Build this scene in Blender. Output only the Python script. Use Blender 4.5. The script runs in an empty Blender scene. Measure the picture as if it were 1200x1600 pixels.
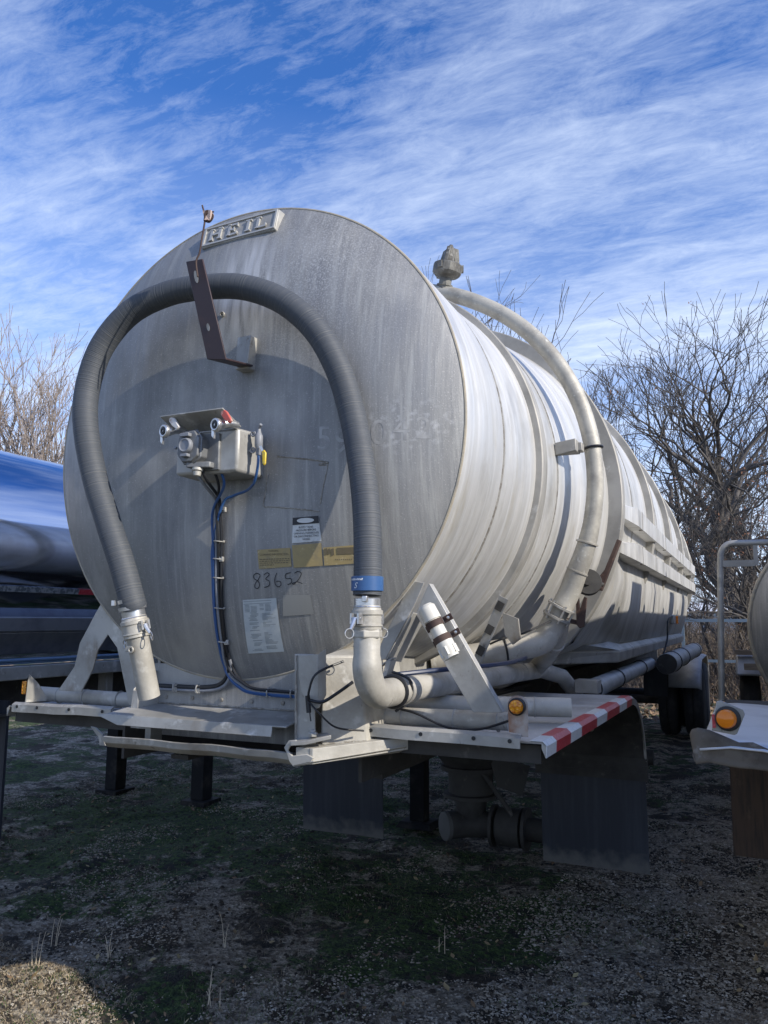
import bpy, bmesh, math, random
import numpy as np
from mathutils import Vector, Matrix, noise
R_ = math.radians
SC = bpy.context.scene
COL = SC.collection

# ------------------------------------------------------------------ camera
CAM_P = Vector((1.957, -2.723, 1.690)); YAW, PITCH, ROLL = 0.435, 0.138, 0.004
cd = bpy.data.cameras.new('camera'); cam = bpy.data.objects.new('camera', cd); COL.objects.link(cam)
fw = Vector((-math.sin(YAW)*math.cos(PITCH), math.cos(YAW)*math.cos(PITCH), math.sin(PITCH)))
rt0 = Vector((math.cos(YAW), math.sin(YAW), 0)); up0 = rt0.cross(fw)
rt = rt0*math.cos(ROLL)+up0*math.sin(ROLL); up = up0*math.cos(ROLL)-rt0*math.sin(ROLL)
cam.matrix_world = Matrix(((rt.x, up.x, -fw.x, CAM_P.x), (rt.y, up.y, -fw.y, CAM_P.y), (rt.z, up.z, -fw.z, CAM_P.z), (0, 0, 0, 1)))
cd.sensor_fit = 'VERTICAL'; cd.sensor_height = 36; cd.lens = 1217/1600*36; cd.clip_start = .05; cd.clip_end = 3000
SC.camera = cam
SC.render.resolution_x = 768; SC.render.resolution_y = 1024

# ------------------------------------------------------------------ light
SUN_AZ, SUN_EL = 10.0, 30.0      # azimuth measured from +X towards -Y
SUN_STR, SKY_STR = 4.4, 0.12
SC.view_settings.view_transform = 'Standard'; SC.view_settings.look = 'None'; SC.view_settings.gamma = 1
SC.view_settings.exposure = 0.3
W = bpy.data.worlds.new('World'); SC.world = W; W.use_nodes = True
wn, wl = W.node_tree.nodes, W.node_tree.links
wn.clear()
def N(t, tree=wn, **kw):
    n = tree.new(t)
    for k, v in kw.items(): setattr(n, k, v)
    return n
sky = N('ShaderNodeTexSky'); sky.sky_type = 'NISHITA'; sky.sun_disc = False
sky.sun_elevation = R_(SUN_EL); sky.sun_rotation = R_(90+SUN_AZ); sky.air_density = 1.0; sky.dust_density = .3; sky.ozone_density = 4.0
tc = N('ShaderNodeTexCoord'); sp = N('ShaderNodeSeparateXYZ'); wl.new(tc.outputs['Generated'], sp.inputs[0])
zz = N('ShaderNodeMath', operation='ADD'); zz.inputs[1].default_value = .16; wl.new(sp.outputs['Z'], zz.inputs[0])
zm = N('ShaderNodeMath', operation='MAXIMUM'); zm.inputs[1].default_value = .05; wl.new(zz.outputs[0], zm.inputs[0])
dx = N('ShaderNodeMath', operation='DIVIDE'); dy = N('ShaderNodeMath', operation='DIVIDE')
wl.new(sp.outputs['X'], dx.inputs[0]); wl.new(zm.outputs[0], dx.inputs[1]); wl.new(sp.outputs['Y'], dy.inputs[0]); wl.new(zm.outputs[0], dy.inputs[1])
cb = N('ShaderNodeCombineXYZ'); wl.new(dx.outputs[0], cb.inputs[0]); wl.new(dy.outputs[0], cb.inputs[1])
def wnoise(rot, sx, sy, scale, detail, dist, rough=.6, off=(0, 0, 0)):
    m = N('ShaderNodeMapping'); m.inputs['Rotation'].default_value = (0, 0, R_(rot)); m.inputs['Scale'].default_value = (sx, sy, 1); m.inputs['Location'].default_value = off
    wl.new(cb.outputs[0], m.inputs[0])
    n = N('ShaderNodeTexNoise'); n.inputs['Scale'].default_value = scale; n.inputs['Detail'].default_value = detail
    n.inputs['Roughness'].default_value = rough; n.inputs['Distortion'].default_value = dist
    wl.new(m.outputs[0], n.inputs['Vector']); return n.outputs['Fac']
def wmath(op, a, b):
    m = N('ShaderNodeMath', operation=op)
    for i, v in enumerate((a, b)):
        if isinstance(v, (int, float)): m.inputs[i].default_value = v
        else: wl.new(v, m.inputs[i])
    return m.outputs[0]
n1 = wnoise(-32, .8, 2.2, 1.3, 12, .35, .62)          # long streaks
n2 = wnoise(20, 1, 1.5, .75, 6, .5, .55, (7.3, 5.1, 0))     # big patches
n3 = wnoise(-22, 2.2, 5.0, 3.2, 12, .5, .74, (1, 5, 0))   # fine wisps
n5 = wnoise(-12, 3.5, 12.0, 3.2, 8, .4, .7, (4, 2, 0))
n4 = wmath('ADD', wmath('ADD', wmath('MULTIPLY', n1, .50), wmath('MULTIPLY', n5, .16)), wmath('ADD', wmath('MULTIPLY', n2, .44), wmath('MULTIPLY', n3, .38)))
cr = N('ShaderNodeValToRGB'); wl.new(n4, cr.inputs[0])
cr.color_ramp.elements[0].position = .645; cr.color_ramp.elements[0].color = (0, 0, 0, 1)
cr.color_ramp.elements[1].position = 1.0; cr.color_ramp.elements[1].color = (1, 1, 1, 1)
lowz = N('ShaderNodeMapRange'); lowz.inputs[1].default_value = 0; lowz.inputs[2].default_value = .58; lowz.inputs[3].default_value = .72; lowz.inputs[4].default_value = 0
wl.new(sp.outputs['Z'], lowz.inputs[0])
mask = wmath('MINIMUM', wmath('ADD', wmath('MULTIPLY', cr.outputs[0], .85), lowz.outputs[0]), .92)
hs = N('ShaderNodeHueSaturation'); hs.inputs['Saturation'].default_value = 1.18; hs.inputs['Value'].default_value = 1.12; wl.new(sky.outputs[0], hs.inputs['Color'])
tint = N('ShaderNodeMixRGB', blend_type='MULTIPLY'); tint.inputs[0].default_value = 1; tint.inputs[2].default_value = (.90, 1.0, 1.32, 1); wl.new(hs.outputs[0], tint.inputs[1])
mix = N('ShaderNodeMixRGB'); mix.inputs[2].default_value = (5.6, 6.5, 8.2, 1); wl.new(mask, mix.inputs[0]); wl.new(tint.outputs[0], mix.inputs[1])
bg = N('ShaderNodeBackground'); bg.inputs['Strength'].default_value = SKY_STR; wo = N('ShaderNodeOutputWorld')
wl.new(mix.outputs[0], bg.inputs['Color']); wl.new(bg.outputs[0], wo.inputs[0])

sd = bpy.data.lights.new('sun', 'SUN'); so = bpy.data.objects.new('sun', sd); COL.objects.link(so)
sd.energy = SUN_STR; sd.angle = R_(.53); sd.color = (1, .93, .82)
sdir = Vector((math.cos(R_(SUN_EL))*math.cos(R_(SUN_AZ)), -math.cos(R_(SUN_EL))*math.sin(R_(SUN_AZ)), math.sin(R_(SUN_EL))))
so.rotation_euler = sdir.to_track_quat('Z', 'Y').to_euler()

# ------------------------------------------------------------------ materials
MATS = {}
def mat(name, base, rough=.6, metal=0., spec=None, var=None, bump=None, wear=None, emis=None, alpha=None, extra=None):
    """var: list of (colour2, scale, (sx,sy,sz), lo, hi, detail)  mixed one after another with noise; bump: (scale, vec, strength, dist)"""
    if name in MATS: return MATS[name]
    m = bpy.data.materials.new(name); m.use_nodes = True; t = m.node_tree; ns, ls = t.nodes, t.links
    b = ns['Principled BSDF']; b.inputs['Roughness'].default_value = rough; b.inputs['Metallic'].default_value = metal
    if spec is not None: b.inputs['Specular IOR Level'].default_value = spec
    c = tuple(base)+(1,)
    b.inputs['Base Color'].default_value = c
    co = ns.new('ShaderNodeTexCoord'); last = None
    for (c2, sc, vec, lo, hi, det) in (var or []):
        mp = ns.new('ShaderNodeMapping'); mp.inputs['Scale'].default_value = vec; ls.new(co.outputs['Object'], mp.inputs[0])
        n = ns.new('ShaderNodeTexNoise'); n.inputs['Scale'].default_value = sc; n.inputs['Detail'].default_value = det; n.inputs['Roughness'].default_value = .62
        ls.new(mp.outputs[0], n.inputs['Vector'])
        r = ns.new('ShaderNodeMapRange'); r.inputs[1].default_value = lo; r.inputs[2].default_value = hi; ls.new(n.outputs['Fac'], r.inputs[0])
        x = ns.new('ShaderNodeMixRGB'); ls.new(r.outputs[0], x.inputs[0]); x.inputs[2].default_value = tuple(c2)+(1,)
        if last is None: x.inputs[1].default_value = c
        else: ls.new(last, x.inputs[1])
        last = x.outputs[0]
    if last: ls.new(last, b.inputs['Base Color'])
    if bump:
        prev = None
        for (sc, vec, st, dist) in (bump if isinstance(bump, list) else [bump]):
            mp = ns.new('ShaderNodeMapping'); mp.inputs['Scale'].default_value = vec; ls.new(co.outputs['Object'], mp.inputs[0])
            n = ns.new('ShaderNodeTexNoise'); n.inputs['Scale'].default_value = sc; n.inputs['Detail'].default_value = 6; ls.new(mp.outputs[0], n.inputs['Vector'])
            bp = ns.new('ShaderNodeBump'); bp.inputs['Strength'].default_value = st; bp.inputs['Distance'].default_value = dist
            ls.new(n.outputs['Fac'], bp.inputs['Height'])
            if prev: ls.new(prev, bp.inputs['Normal'])
            prev = bp.outputs[0]
        ls.new(prev, b.inputs['Normal'])
    if emis: b.inputs['Emission Color'].default_value = tuple(emis[0])+(1,); b.inputs['Emission Strength'].default_value = emis[1]
    if extra: extra(m, ns, ls, b, co)
    MATS[name] = m; return m

# weathered aluminium
def rough_noise(lo, hi, sc, vec):
    def f(m, ns, ls, b, co):
        mp = ns.new('ShaderNodeMapping'); mp.inputs['Scale'].default_value = vec; ls.new(co.outputs['Object'], mp.inputs[0])
        n = ns.new('ShaderNodeTexNoise'); n.inputs['Scale'].default_value = sc; n.inputs['Detail'].default_value = 6; ls.new(mp.outputs[0], n.inputs['Vector'])
        r = ns.new('ShaderNodeMapRange'); r.inputs[1].default_value = .3; r.inputs[2].default_value = .7; r.inputs[3].default_value = lo; r.inputs[4].default_value = hi
        ls.new(n.outputs['Fac'], r.inputs[0]); ls.new(r.outputs[0], b.inputs['Roughness'])
    return f
def head_extra(m, ns, ls, b, co):
    rough_noise(.46, .68, 3, (3, 1, 1))(m, ns, ls, b, co)
    src = b.inputs['Base Color'].links[0].from_socket
    g = ns.new('ShaderNodeNewGeometry'); sx = ns.new('ShaderNodeSeparateXYZ'); ls.new(g.outputs['Position'], sx.inputs[0])
    def tri(sock, c, w):     # 1 at the centre, 0 at distance w
        a = ns.new('ShaderNodeMath'); a.operation = 'SUBTRACT'; ls.new(sock, a.inputs[0]); a.inputs[1].default_value = c
        q = ns.new('ShaderNodeMath'); q.operation = 'ABSOLUTE'; ls.new(a.outputs[0], q.inputs[0])
        r = ns.new('ShaderNodeMapRange'); r.inputs[1].default_value = 0; r.inputs[2].default_value = w; r.inputs[3].default_value = 1; r.inputs[4].default_value = 0; ls.new(q.outputs[0], r.inputs[0]); return r.outputs[0]
    def mul(a, c): q = ns.new('ShaderNodeMath'); q.operation = 'MULTIPLY'; ls.new(a, q.inputs[0]); ls.new(c, q.inputs[1]) if not isinstance(c, float) else setattr(q.inputs[1], 'default_value', c); return q.outputs[0]
    def nz(sc, vec, lo, hi):
        mp = ns.new('ShaderNodeMapping'); mp.inputs['Scale'].default_value = vec; ls.new(co.outputs['Object'], mp.inputs[0])
        n = ns.new('ShaderNodeTexNoise'); n.inputs['Scale'].default_value = sc; n.inputs['Detail'].default_value = 8; ls.new(mp.outputs[0], n.inputs['Vector'])
        r = ns.new('ShaderNodeMapRange'); r.inputs[1].default_value = lo; r.inputs[2].default_value = hi; ls.new(n.outputs['Fac'], r.inputs[0]); return r.outputs[0]
    st = mul(mul(mul(tri(sx.outputs['X'], .13, .20), tri(sx.outputs['Z'], 3.06, .30)), nz(1, (26, 1, 3), .38, .62)), 2.6)     # pale mineral runs below the nameplate
    x1 = ns.new('ShaderNodeMixRGB'); x1.use_clamp = True; ls.new(st, x1.inputs[0]); ls.new(src, x1.inputs[1]); x1.inputs[2].default_value = (.52, .52, .51, 1)
    sp_ = mul(mul(tri(sx.outputs['X'], .45, .60), tri(sx.outputs['Z'], 3.15, .62)), nz(150, (1, 1, 1), .50, .64))      # frosty speckle, upper right
    x2 = ns.new('ShaderNodeMixRGB'); ls.new(sp_, x2.inputs[0]); ls.new(x1.outputs[0], x2.inputs[1]); x2.inputs[2].default_value = (.46, .46, .45, 1)
    sc_ = mul(mul(mul(tri(sx.outputs['X'], .82, .22), tri(sx.outputs['Z'], 2.41, .14)), nz(34, (1, 1, 1.2), .52, .70)), 1.3)      # scuffed-out number
    x2b = ns.new('ShaderNodeMixRGB'); x2b.use_clamp = True; ls.new(sc_, x2b.inputs[0]); ls.new(x2.outputs[0], x2b.inputs[1]); x2b.inputs[2].default_value = (.50, .50, .50, 1); x2 = x2b
    dk = mul(mul(tri(sx.outputs['X'], .05, .75), tri(sx.outputs['Z'], 2.25, .9)), nz(1, (11, 1, .5), .52, .80))      # dark vertical runs
    x3 = ns.new('ShaderNodeMixRGB'); ls.new(dk, x3.inputs[0]); ls.new(x2.outputs[0], x3.inputs[1]); x3.inputs[2].default_value = (.18, .18, .185, 1)
    ls.new(x3.outputs[0], b.inputs['Base Color'])
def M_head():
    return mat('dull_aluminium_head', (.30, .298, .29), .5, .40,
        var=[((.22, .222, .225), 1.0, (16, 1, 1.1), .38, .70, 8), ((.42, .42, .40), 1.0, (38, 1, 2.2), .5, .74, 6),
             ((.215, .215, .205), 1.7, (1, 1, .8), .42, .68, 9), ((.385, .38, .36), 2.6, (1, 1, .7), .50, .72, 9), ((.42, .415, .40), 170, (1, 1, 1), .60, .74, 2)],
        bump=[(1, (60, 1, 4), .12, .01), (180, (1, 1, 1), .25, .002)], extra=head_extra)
def M_barrel():
    return mat('brushed_aluminium_shell', (.66, .65, .62), .42, .5,
        var=[((.55, .54, .51), 1.0, (1.2, 14, 1.2), .40, .68, 8), ((.80, .80, .79), 1.0, (1.4, 34, 1.4), .52, .76, 7),
             ((.32, .305, .265), 1.0, (1.5, 2.6, 1.3), .49, .74, 9), ((.50, .46, .37), 2.0, (1.2, 4, 1.2), .58, .8, 8)],
        bump=[(1, (1.2, 50, 1.2), .05, .01), (1.3, (1, 1, 1), .22, .05)], extra=rough_noise(.34, .6, 2, (1, 5, 1)))
def M_rib():
    return mat('grimy_aluminium_band', (.39, .375, .34), .6, .35,
        var=[((.25, .24, .215), 3, (1, 4, 1), .4, .65, 6), ((.6, .59, .56), 8, (1, 6, 1), .6, .75, 5)], bump=(40, (1, 1, 1), .2, .003))
def M_pipe():
    return mat('dusty_cast_aluminium', (.46, .44, .39), .6, .25,
        var=[((.30, .28, .24), 5, (1, 1, 1), .42, .66, 9), ((.60, .585, .54), 14, (1, 1, 1), .58, .75, 8), ((.25, .20, .15), 3.5, (1, 1, 1), .60, .78, 9), ((.16, .14, .12), 22, (1, 1, .4), .64, .76, 8)],
        bump=(70, (1, 1, 1), .3, .003), extra=rough_noise(.48, .7, 4, (1, 1, 1)))
def M_plate():
    return mat('scuffed_aluminium_plate', (.44, .43, .40), .5, .35,
        var=[((.29, .28, .255), 3.5, (1, 1, 1), .40, .64, 9), ((.62, .61, .58), 11, (1, 1, 1), .58, .72, 8), ((.23, .195, .155), 6, (1, 1, .5), .60, .76, 9), ((.13, .115, .10), 26, (1, 1, .5), .63, .75, 9)],
        bump=[(60, (1, 1, 1), .2, .003), (4, (1, 1, 1), .15, .02)], extra=rough_noise(.38, .62, 5, (1, 1, 1)))
def M_steelclean():
    return mat('bright_steel', (.66, .66, .66), .3, .85, var=[((.45, .45, .45), 20, (1, 1, 1), .5, .7, 4)])
def M_dark():
    return mat('black_painted_steel', (.014, .014, .015), .8, 0, .2, var=[((.05, .045, .04), 6, (1, 1, 1), .5, .7, 6)])
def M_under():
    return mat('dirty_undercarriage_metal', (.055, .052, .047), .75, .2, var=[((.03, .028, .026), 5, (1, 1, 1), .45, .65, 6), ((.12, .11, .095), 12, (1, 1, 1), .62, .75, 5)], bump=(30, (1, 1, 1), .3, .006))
def M_rust():
    return mat('brown_rusty_steel', (.085, .055, .045), .8, .15, var=[((.05, .028, .024), 8, (1, 1, 1), .4, .65, 8), ((.17, .10, .07), 16, (1, 1, 1), .6, .75, 6)], bump=(60, (1, 1, 1), .35, .003))
def M_hookm():
    return mat('dark_maroon_painted_steel', (.040, .024, .027), .5, .1, var=[((.07, .035, .03), 12, (1, 1, 1), .55, .75, 8)], bump=(90, (1, 1, 1), .1, .002))
def M_rubber():
    return mat('black_rubber', (.018, .020, .026), .72, 0, var=[((.05, .052, .06), 5, (1, 1, .4), .5, .75, 6)], bump=(24, (6, 1, .3), .25, .004))
def M_tyre():
    return mat('tyre_rubber', (.014, .014, .016), .85, 0, var=[((.04, .038, .035), 9, (1, 1, 1), .5, .75, 6)])
def flap_extra(m, ns, ls, b, co):      # splashed dust along the bottom hem
    src = b.inputs['Base Color'].links[0].from_socket; sx = ns.new('ShaderNodeSeparateXYZ'); ls.new(co.outputs['Object'], sx.inputs[0])
    n = ns.new('ShaderNodeTexNoise'); n.inputs['Scale'].default_value = 14; n.inputs['Detail'].default_value = 8; ls.new(co.outputs['Object'], n.inputs['Vector'])
    a = ns.new('ShaderNodeMath'); a.operation = 'MULTIPLY_ADD'; a.inputs[1].default_value = .22; ls.new(n.outputs['Fac'], a.inputs[0]); ls.new(sx.outputs['Z'], a.inputs[2])
    r = ns.new('ShaderNodeMapRange'); r.inputs[1].default_value = .20; r.inputs[2].default_value = .30; r.inputs[3].default_value = .75; r.inputs[4].default_value = 0; ls.new(a.outputs[0], r.inputs[0])
    x = ns.new('ShaderNodeMixRGB'); ls.new(r.outputs[0], x.inputs[0]); ls.new(src, x.inputs[1]); x.inputs[2].default_value = (.14, .135, .12, 1); ls.new(x.outputs[0], b.inputs['Base Color'])
def M_flap():
    return mat('dusty_mud_flap_rubber', (.020, .024, .034), .6, 0, var=[((.035, .04, .052), 3, (9, 1, .6), .45, .7, 6), ((.09, .09, .09), 5, (1, 1, 1), .66, .82, 8)], bump=(30, (3, 1, .3), .2, .004), extra=flap_extra)
def M_flapbrown():
    return mat('muddy_brown_flap', (.075, .048, .032), .85, 0, var=[((.035, .028, .022), 4, (8, 1, .7), .45, .6, 8), ((.13, .09, .06), 9, (1, 1, .6), .6, .75, 6)], bump=(30, (3, 1, .5), .3, .006))
def hose_extra(m, ns, ls, b, co):
    at = ns.new('ShaderNodeAttribute'); at.attribute_name = 'along'
    ad = ns.new('ShaderNodeTexNoise'); ad.inputs['Scale'].default_value = 3; ls.new(co.outputs['Object'], ad.inputs['Vector'])
    mm = ns.new('ShaderNodeMath'); mm.operation = 'MULTIPLY_ADD'; mm.inputs[1].default_value = 1.0; ls.new(at.outputs['Fac'], mm.inputs[0])
    sc = ns.new('ShaderNodeMath'); sc.operation = 'MULTIPLY'; sc.inputs[1].default_value = .010; ls.new(ad.outputs['Fac'], sc.inputs[0]); ls.new(sc.outputs[0], mm.inputs[2])
    cb_ = ns.new('ShaderNodeCombineXYZ'); ls.new(mm.outputs[0], cb_.inputs[0])
    n = ns.new('ShaderNodeTexNoise'); n.noise_dimensions = '1D'; n.inputs['Scale'].default_value = 170; n.inputs['Detail'].default_value = 4
    ls.new(mm.outputs[0], n.inputs['W'])
    n2 = ns.new('ShaderNodeTexNoise'); n2.inputs['Scale'].default_value = 6; n2.inputs['Detail'].default_value = 8; ls.new(co.outputs['Object'], n2.inputs['Vector'])
    r = ns.new('ShaderNodeMapRange'); r.inputs[1].default_value = .46; r.inputs[2].default_value = .72; ls.new(n.outputs['Fac'], r.inputs[0])
    r2 = ns.new('ShaderNodeMapRange'); r2.inputs[1].default_value = .3; r2.inputs[2].default_value = .75; ls.new(n2.outputs['Fac'], r2.inputs[0])
    mu = ns.new('ShaderNodeMath'); mu.operation = 'MULTIPLY'; ls.new(r.outputs[0], mu.inputs[0]); ls.new(r2.outputs[0], mu.inputs[1])
    mx = ns.new('ShaderNodeMixRGB'); mx.inputs[1].default_value = (.058, .066, .078, 1); mx.inputs[2].default_value = (.115, .118, .116, 1); ls.new(mu.outputs[0], mx.inputs[0])
    ls.new(mx.outputs[0], b.inputs['Base Color'])
    bp = ns.new('ShaderNodeBump'); bp.inputs['Strength'].default_value = .55; bp.inputs['Distance'].default_value = .004; ls.new(n.outputs['Fac'], bp.inputs['Height']); ls.new(bp.outputs[0], b.inputs['Normal'])
def M_hose(): return mat('ribbed_hose_rubber', (.05, .055, .06), .62, 0, extra=hose_extra)
def M_polish():
    return mat('polished_stainless', (.66, .70, .80), .07, 1.0, var=[((.48, .54, .68), 1, (1, .35, 7), .4, .7, 6)], bump=[(1, (.8, .3, 6), .03, .02), (3, (1, .3, 1), .02, .03)])
def M_white(): return mat('white_plastic', (.62, .60, .54), .4, 0, var=[((.6, .56, .48), 8, (1, 1, 1), .55, .8, 5)])
def lens_extra(m, ns, ls, b, co):      # moulded facets inside the lens
    vo = ns.new('ShaderNodeTexVoronoi'); vo.inputs['Scale'].default_value = 95; ls.new(co.outputs['Object'], vo.inputs['Vector'])
    mx = ns.new('ShaderNodeMixRGB'); ls.new(vo.outputs['Distance'], mx.inputs[0]); mx.inputs[1].default_value = (.95, .42, .02, 1); mx.inputs[2].default_value = (.45, .10, .005, 1); ls.new(mx.outputs[0], b.inputs['Base Color'])
    bp = ns.new('ShaderNodeBump'); bp.inputs['Strength'].default_value = 1; bp.inputs['Distance'].default_value = .004; ls.new(vo.outputs['Distance'], bp.inputs['Height']); ls.new(bp.outputs[0], b.inputs['Normal'])
def M_amber():
    return mat('amber_lens', (.85, .30, .01), .18, 0, extra=lens_extra)
def M_amberdome(): return mat('amber_dome_lens', (.80, .22, .01), .15, 0, bump=(200, (1, 1, .2), .15, .002))
def M_blue(): return mat('blue_sleeve_plastic', (.035, .10, .25), .4, 0, var=[((.07, .15, .3), 12, (1, 1, 1), .55, .75, 4)])
def M_bluehose(): return mat('blue_air_line', (.03, .09, .24), .3, 0)
def M_greycable(): return mat('grey_cable', (.22, .23, .25), .5, 0)
def M_black(): return mat('black_plastic', (.012, .013, .016), .45, 0)
def M_red(): return mat('faded_red_paint', (.52, .10, .075), .5, 0, var=[((.6, .42, .36), 25, (1, 1, 1), .52, .62, 6)])
def M_yellow(): return mat('yellow_grip', (.72, .50, .03), .45, 0, var=[((.5, .4, .1), 40, (1, 1, 1), .5, .7, 4)])
def M_tapered(): return mat('red_reflective_tape', (.46, .035, .05), .35, 0, var=[((.56, .12, .13), 90, (1, 1, 1), .5, .7, 2)])
def M_tapewhite(): return mat('white_reflective_tape', (.68, .69, .68), .35, 0, var=[((.52, .54, .56), 60, (1, 1, 1), .5, .7, 3)])
def M_ink(): return mat('black_ink', (.02, .022, .03), .5, 0)
def M_stwhite(): return mat('white_label_film', (.62, .63, .61), .5, 0, var=[((.45, .46, .45), 30, (1, 1, 1), .5, .75, 5)])
def M_stblack(): return mat('black_label_film', (.02, .022, .028), .5, 0)
def M_styellow(): return mat('faded_yellow_label_film', (.36, .28, .13), .6, 0, var=[((.25, .21, .13), 14, (1, 1, 1), .48, .7, 8), ((.5, .42, .25), 40, (1, 1, 1), .6, .7, 4)])
def M_stbrown(): return mat('brown_label_print', (.14, .115, .07), .6, 0)
def M_paper(): return mat('printed_data_sheet', (.50, .53, .52), .5, 0, var=[((.40, .44, .46), 18, (1, 1, 1), .45, .7, 6)])
def M_papline(): return mat('grey_print', (.20, .23, .25), .6, 0)
def M_stencil(): return mat('faded_white_stencil', (.39, .39, .385), .6, .4, var=[((.29, .29, .285), 22, (1, 1, 1), .42, .58, 9)])
def M_bead(): return mat('weld_bead', (.36, .345, .31), .6, .4, var=[((.22, .20, .17), 30, (1, 1, 1), .45, .6, 5)], bump=(120, (1, 1, 1), .8, .003))
def M_beadtan(): return mat('tan_stained_seam', (.42, .37, .28), .65, .3, var=[((.30, .28, .24), 12, (1, 1, 1), .45, .65, 6)], bump=(90, (1, 1, 1), .5, .002))
def M_bark(): return mat('grey_brown_bark', (.105, .095, .087), .9, 0, var=[((.07, .06, .052), 6, (1, 1, .3), .4, .65, 6)])
def M_barksunlit(): return mat('sunlit_tan_bark', (.30, .25, .215), .9, 0, var=[((.19, .16, .14), 5, (1, 1, .3), .4, .65, 6)])  # paler copy of the bark; sunlight on the left trees put into its colour
def M_leaf(): return mat('dead_brown_leaf', (.15, .075, .045), .9, 0)

# ------------------------------------------------------------------ objects
def worldloc(o):
    v = Vector((0, 0, 0))
    while o is not None: v += o.location; o = o.parent
    return v
def link(name, me, parent=None, m=None, smooth=35, loc=None):
    o = bpy.data.objects.new(name, me); COL.objects.link(o)
    if m: me.materials.append(m) if not len(me.materials) else None
    if smooth:
        me.polygons.foreach_set('use_smooth', [True]*len(me.polygons)); me.set_sharp_from_angle(angle=R_(smooth))
    if parent is not None: o.parent = parent
    if loc: o.location = loc
    return o
def thing(name, label, cat, loc=(0, 0, 0), group=None):
    o = bpy.data.objects.new(name, None); COL.objects.link(o); o.location = loc; o.empty_display_size = .2
    return tag(o, label, cat, group)
def tag(o, label, cat, group=None):
    o['label'] = label; o['category'] = cat
    if group: o['group'] = group
    return o
class MB:
    def __init__(s): s.v = []; s.f = []; s.mi = []; s.along = None; s.starts = []
    def add(s, vs, fs, mi=0):
        n = len(s.v); s.starts.append((n, len(s.f))); s.v += [tuple(v) for v in vs]; s.f += [tuple(i+n for i in f) for f in fs]; s.mi += [mi]*len(fs); return s
    def hexa(s, a, b, mi=0):     # two quads (4 pts each), same winding
        return s.add(list(a)+list(b), [(3, 2, 1, 0), (4, 5, 6, 7), (0, 1, 5, 4), (1, 2, 6, 5), (2, 3, 7, 6), (3, 0, 4, 7)], mi)
    def box(s, x0, x1, y0, y1, z0, z1, mi=0):
        return s.hexa([(x0, y0, z0), (x1, y0, z0), (x1, y1, z0), (x0, y1, z0)], [(x0, y0, z1), (x1, y0, z1), (x1, y1, z1), (x0, y1, z1)], mi)
    def obox(s, c, ex, ey, ez, mi=0):   # centre and three half-extent vectors
        c, ex, ey, ez = map(Vector, (c, ex, ey, ez))
        q = [c-ex-ey, c+ex-ey, c+ex+ey, c-ex+ey]
        return s.hexa([p-ez for p in q], [p+ez for p in q], mi)
    def prism(s, pts, off, mi=0):
        n = len(pts); off = Vector(off); a = [Vector(p) for p in pts]; b = [p+off for p in a]
        return s.add(a+b, [tuple(range(n-1, -1, -1)), tuple(range(n, 2*n))]+[(i, (i+1) % n, n+(i+1) % n, n+i) for i in range(n)], mi)
    def tube(s, path, r, n=14, caps=True, mi=0, along=False, flat=None):
        P = [Vector(p) for p in path]; rr = list(r) if hasattr(r, '__len__') else [r]*len(P)
        if len(rr) != len(P): rr = list(np.interp(np.linspace(0, 1, len(P)), np.linspace(0, 1, len(rr)), rr))
        T = []
        for i in range(len(P)):
            t = (P[min(i+1, len(P)-1)]-P[max(i-1, 0)]); T.append(t.normalized() if t.length > 1e-9 else Vector((0, 0, 1)))
        a = T[0].orthogonal().normalized(); vs = []; L = 0; al = []
        for i, p in enumerate(P):
            a = (a-T[i]*a.dot(T[i])); a = a.normalized() if a.length > 1e-6 else T[i].orthogonal().normalized()
            b = T[i].cross(a)
            if i: L += (P[i]-P[i-1]).length
            for k in range(n):
                an = 2*math.pi*k/n; vs.append(p+(a*math.cos(an)+b*math.sin(an))*rr[i]); al.append(L)
        fs = [(i*n+k, i*n+(k+1) % n, (i+1)*n+(k+1) % n, (i+1)*n+k) for i in range(len(P)-1) for k in range(n)]
        if caps: fs += [tuple(range(n-1, -1, -1)), tuple((len(P)-1)*n+k for k in range(n))]
        if along: s.along = (s.along or [])+al
        return s.add(vs, fs, mi)
    def cyl(s, a, b, r, n=20, mi=0): return s.tube([a, b], r, n, True, mi)
    def lathe(s, prof, org, axis=(0, 0, 1), n=24, mi=0):   # prof: (radius, height)
        ax = Vector(axis).normalized(); e = ax.orthogonal().normalized(); g = ax.cross(e); o = Vector(org); vs = []
        for (r, h) in prof:
            for k in range(n):
                an = 2*math.pi*k/n; vs.append(o+ax*h+(e*math.cos(an)+g*math.sin(an))*max(r, 1e-4))
        m_ = len(prof)
        fs = [(i*n+k, i*n+(k+1) % n, (i+1)*n+(k+1) % n, (i+1)*n+k) for i in range(m_-1) for k in range(n)]
        fs += [tuple(range(n-1, -1, -1)), tuple((m_-1)*n+k for k in range(n))]
        return s.add(vs, fs, mi)
    def torus(s, c, axis, R, r, n=24, m_=8, mi=0):
        ax = Vector(axis).normalized(); e = ax.orthogonal().normalized(); g = ax.cross(e); c = Vector(c); vs = []
        for i in range(n):
            an = 2*math.pi*i/n; d = e*math.cos(an)+g*math.sin(an)
            for k in range(m_):
                b = 2*math.pi*k/m_; vs.append(c+d*(R+r*math.cos(b))+ax*r*math.sin(b))
        return s.add(vs, [(i*m_+k, ((i+1) % n)*m_+k, ((i+1) % n)*m_+(k+1) % m_, i*m_+(k+1) % m_) for i in range(n) for k in range(m_)], mi)
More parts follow.
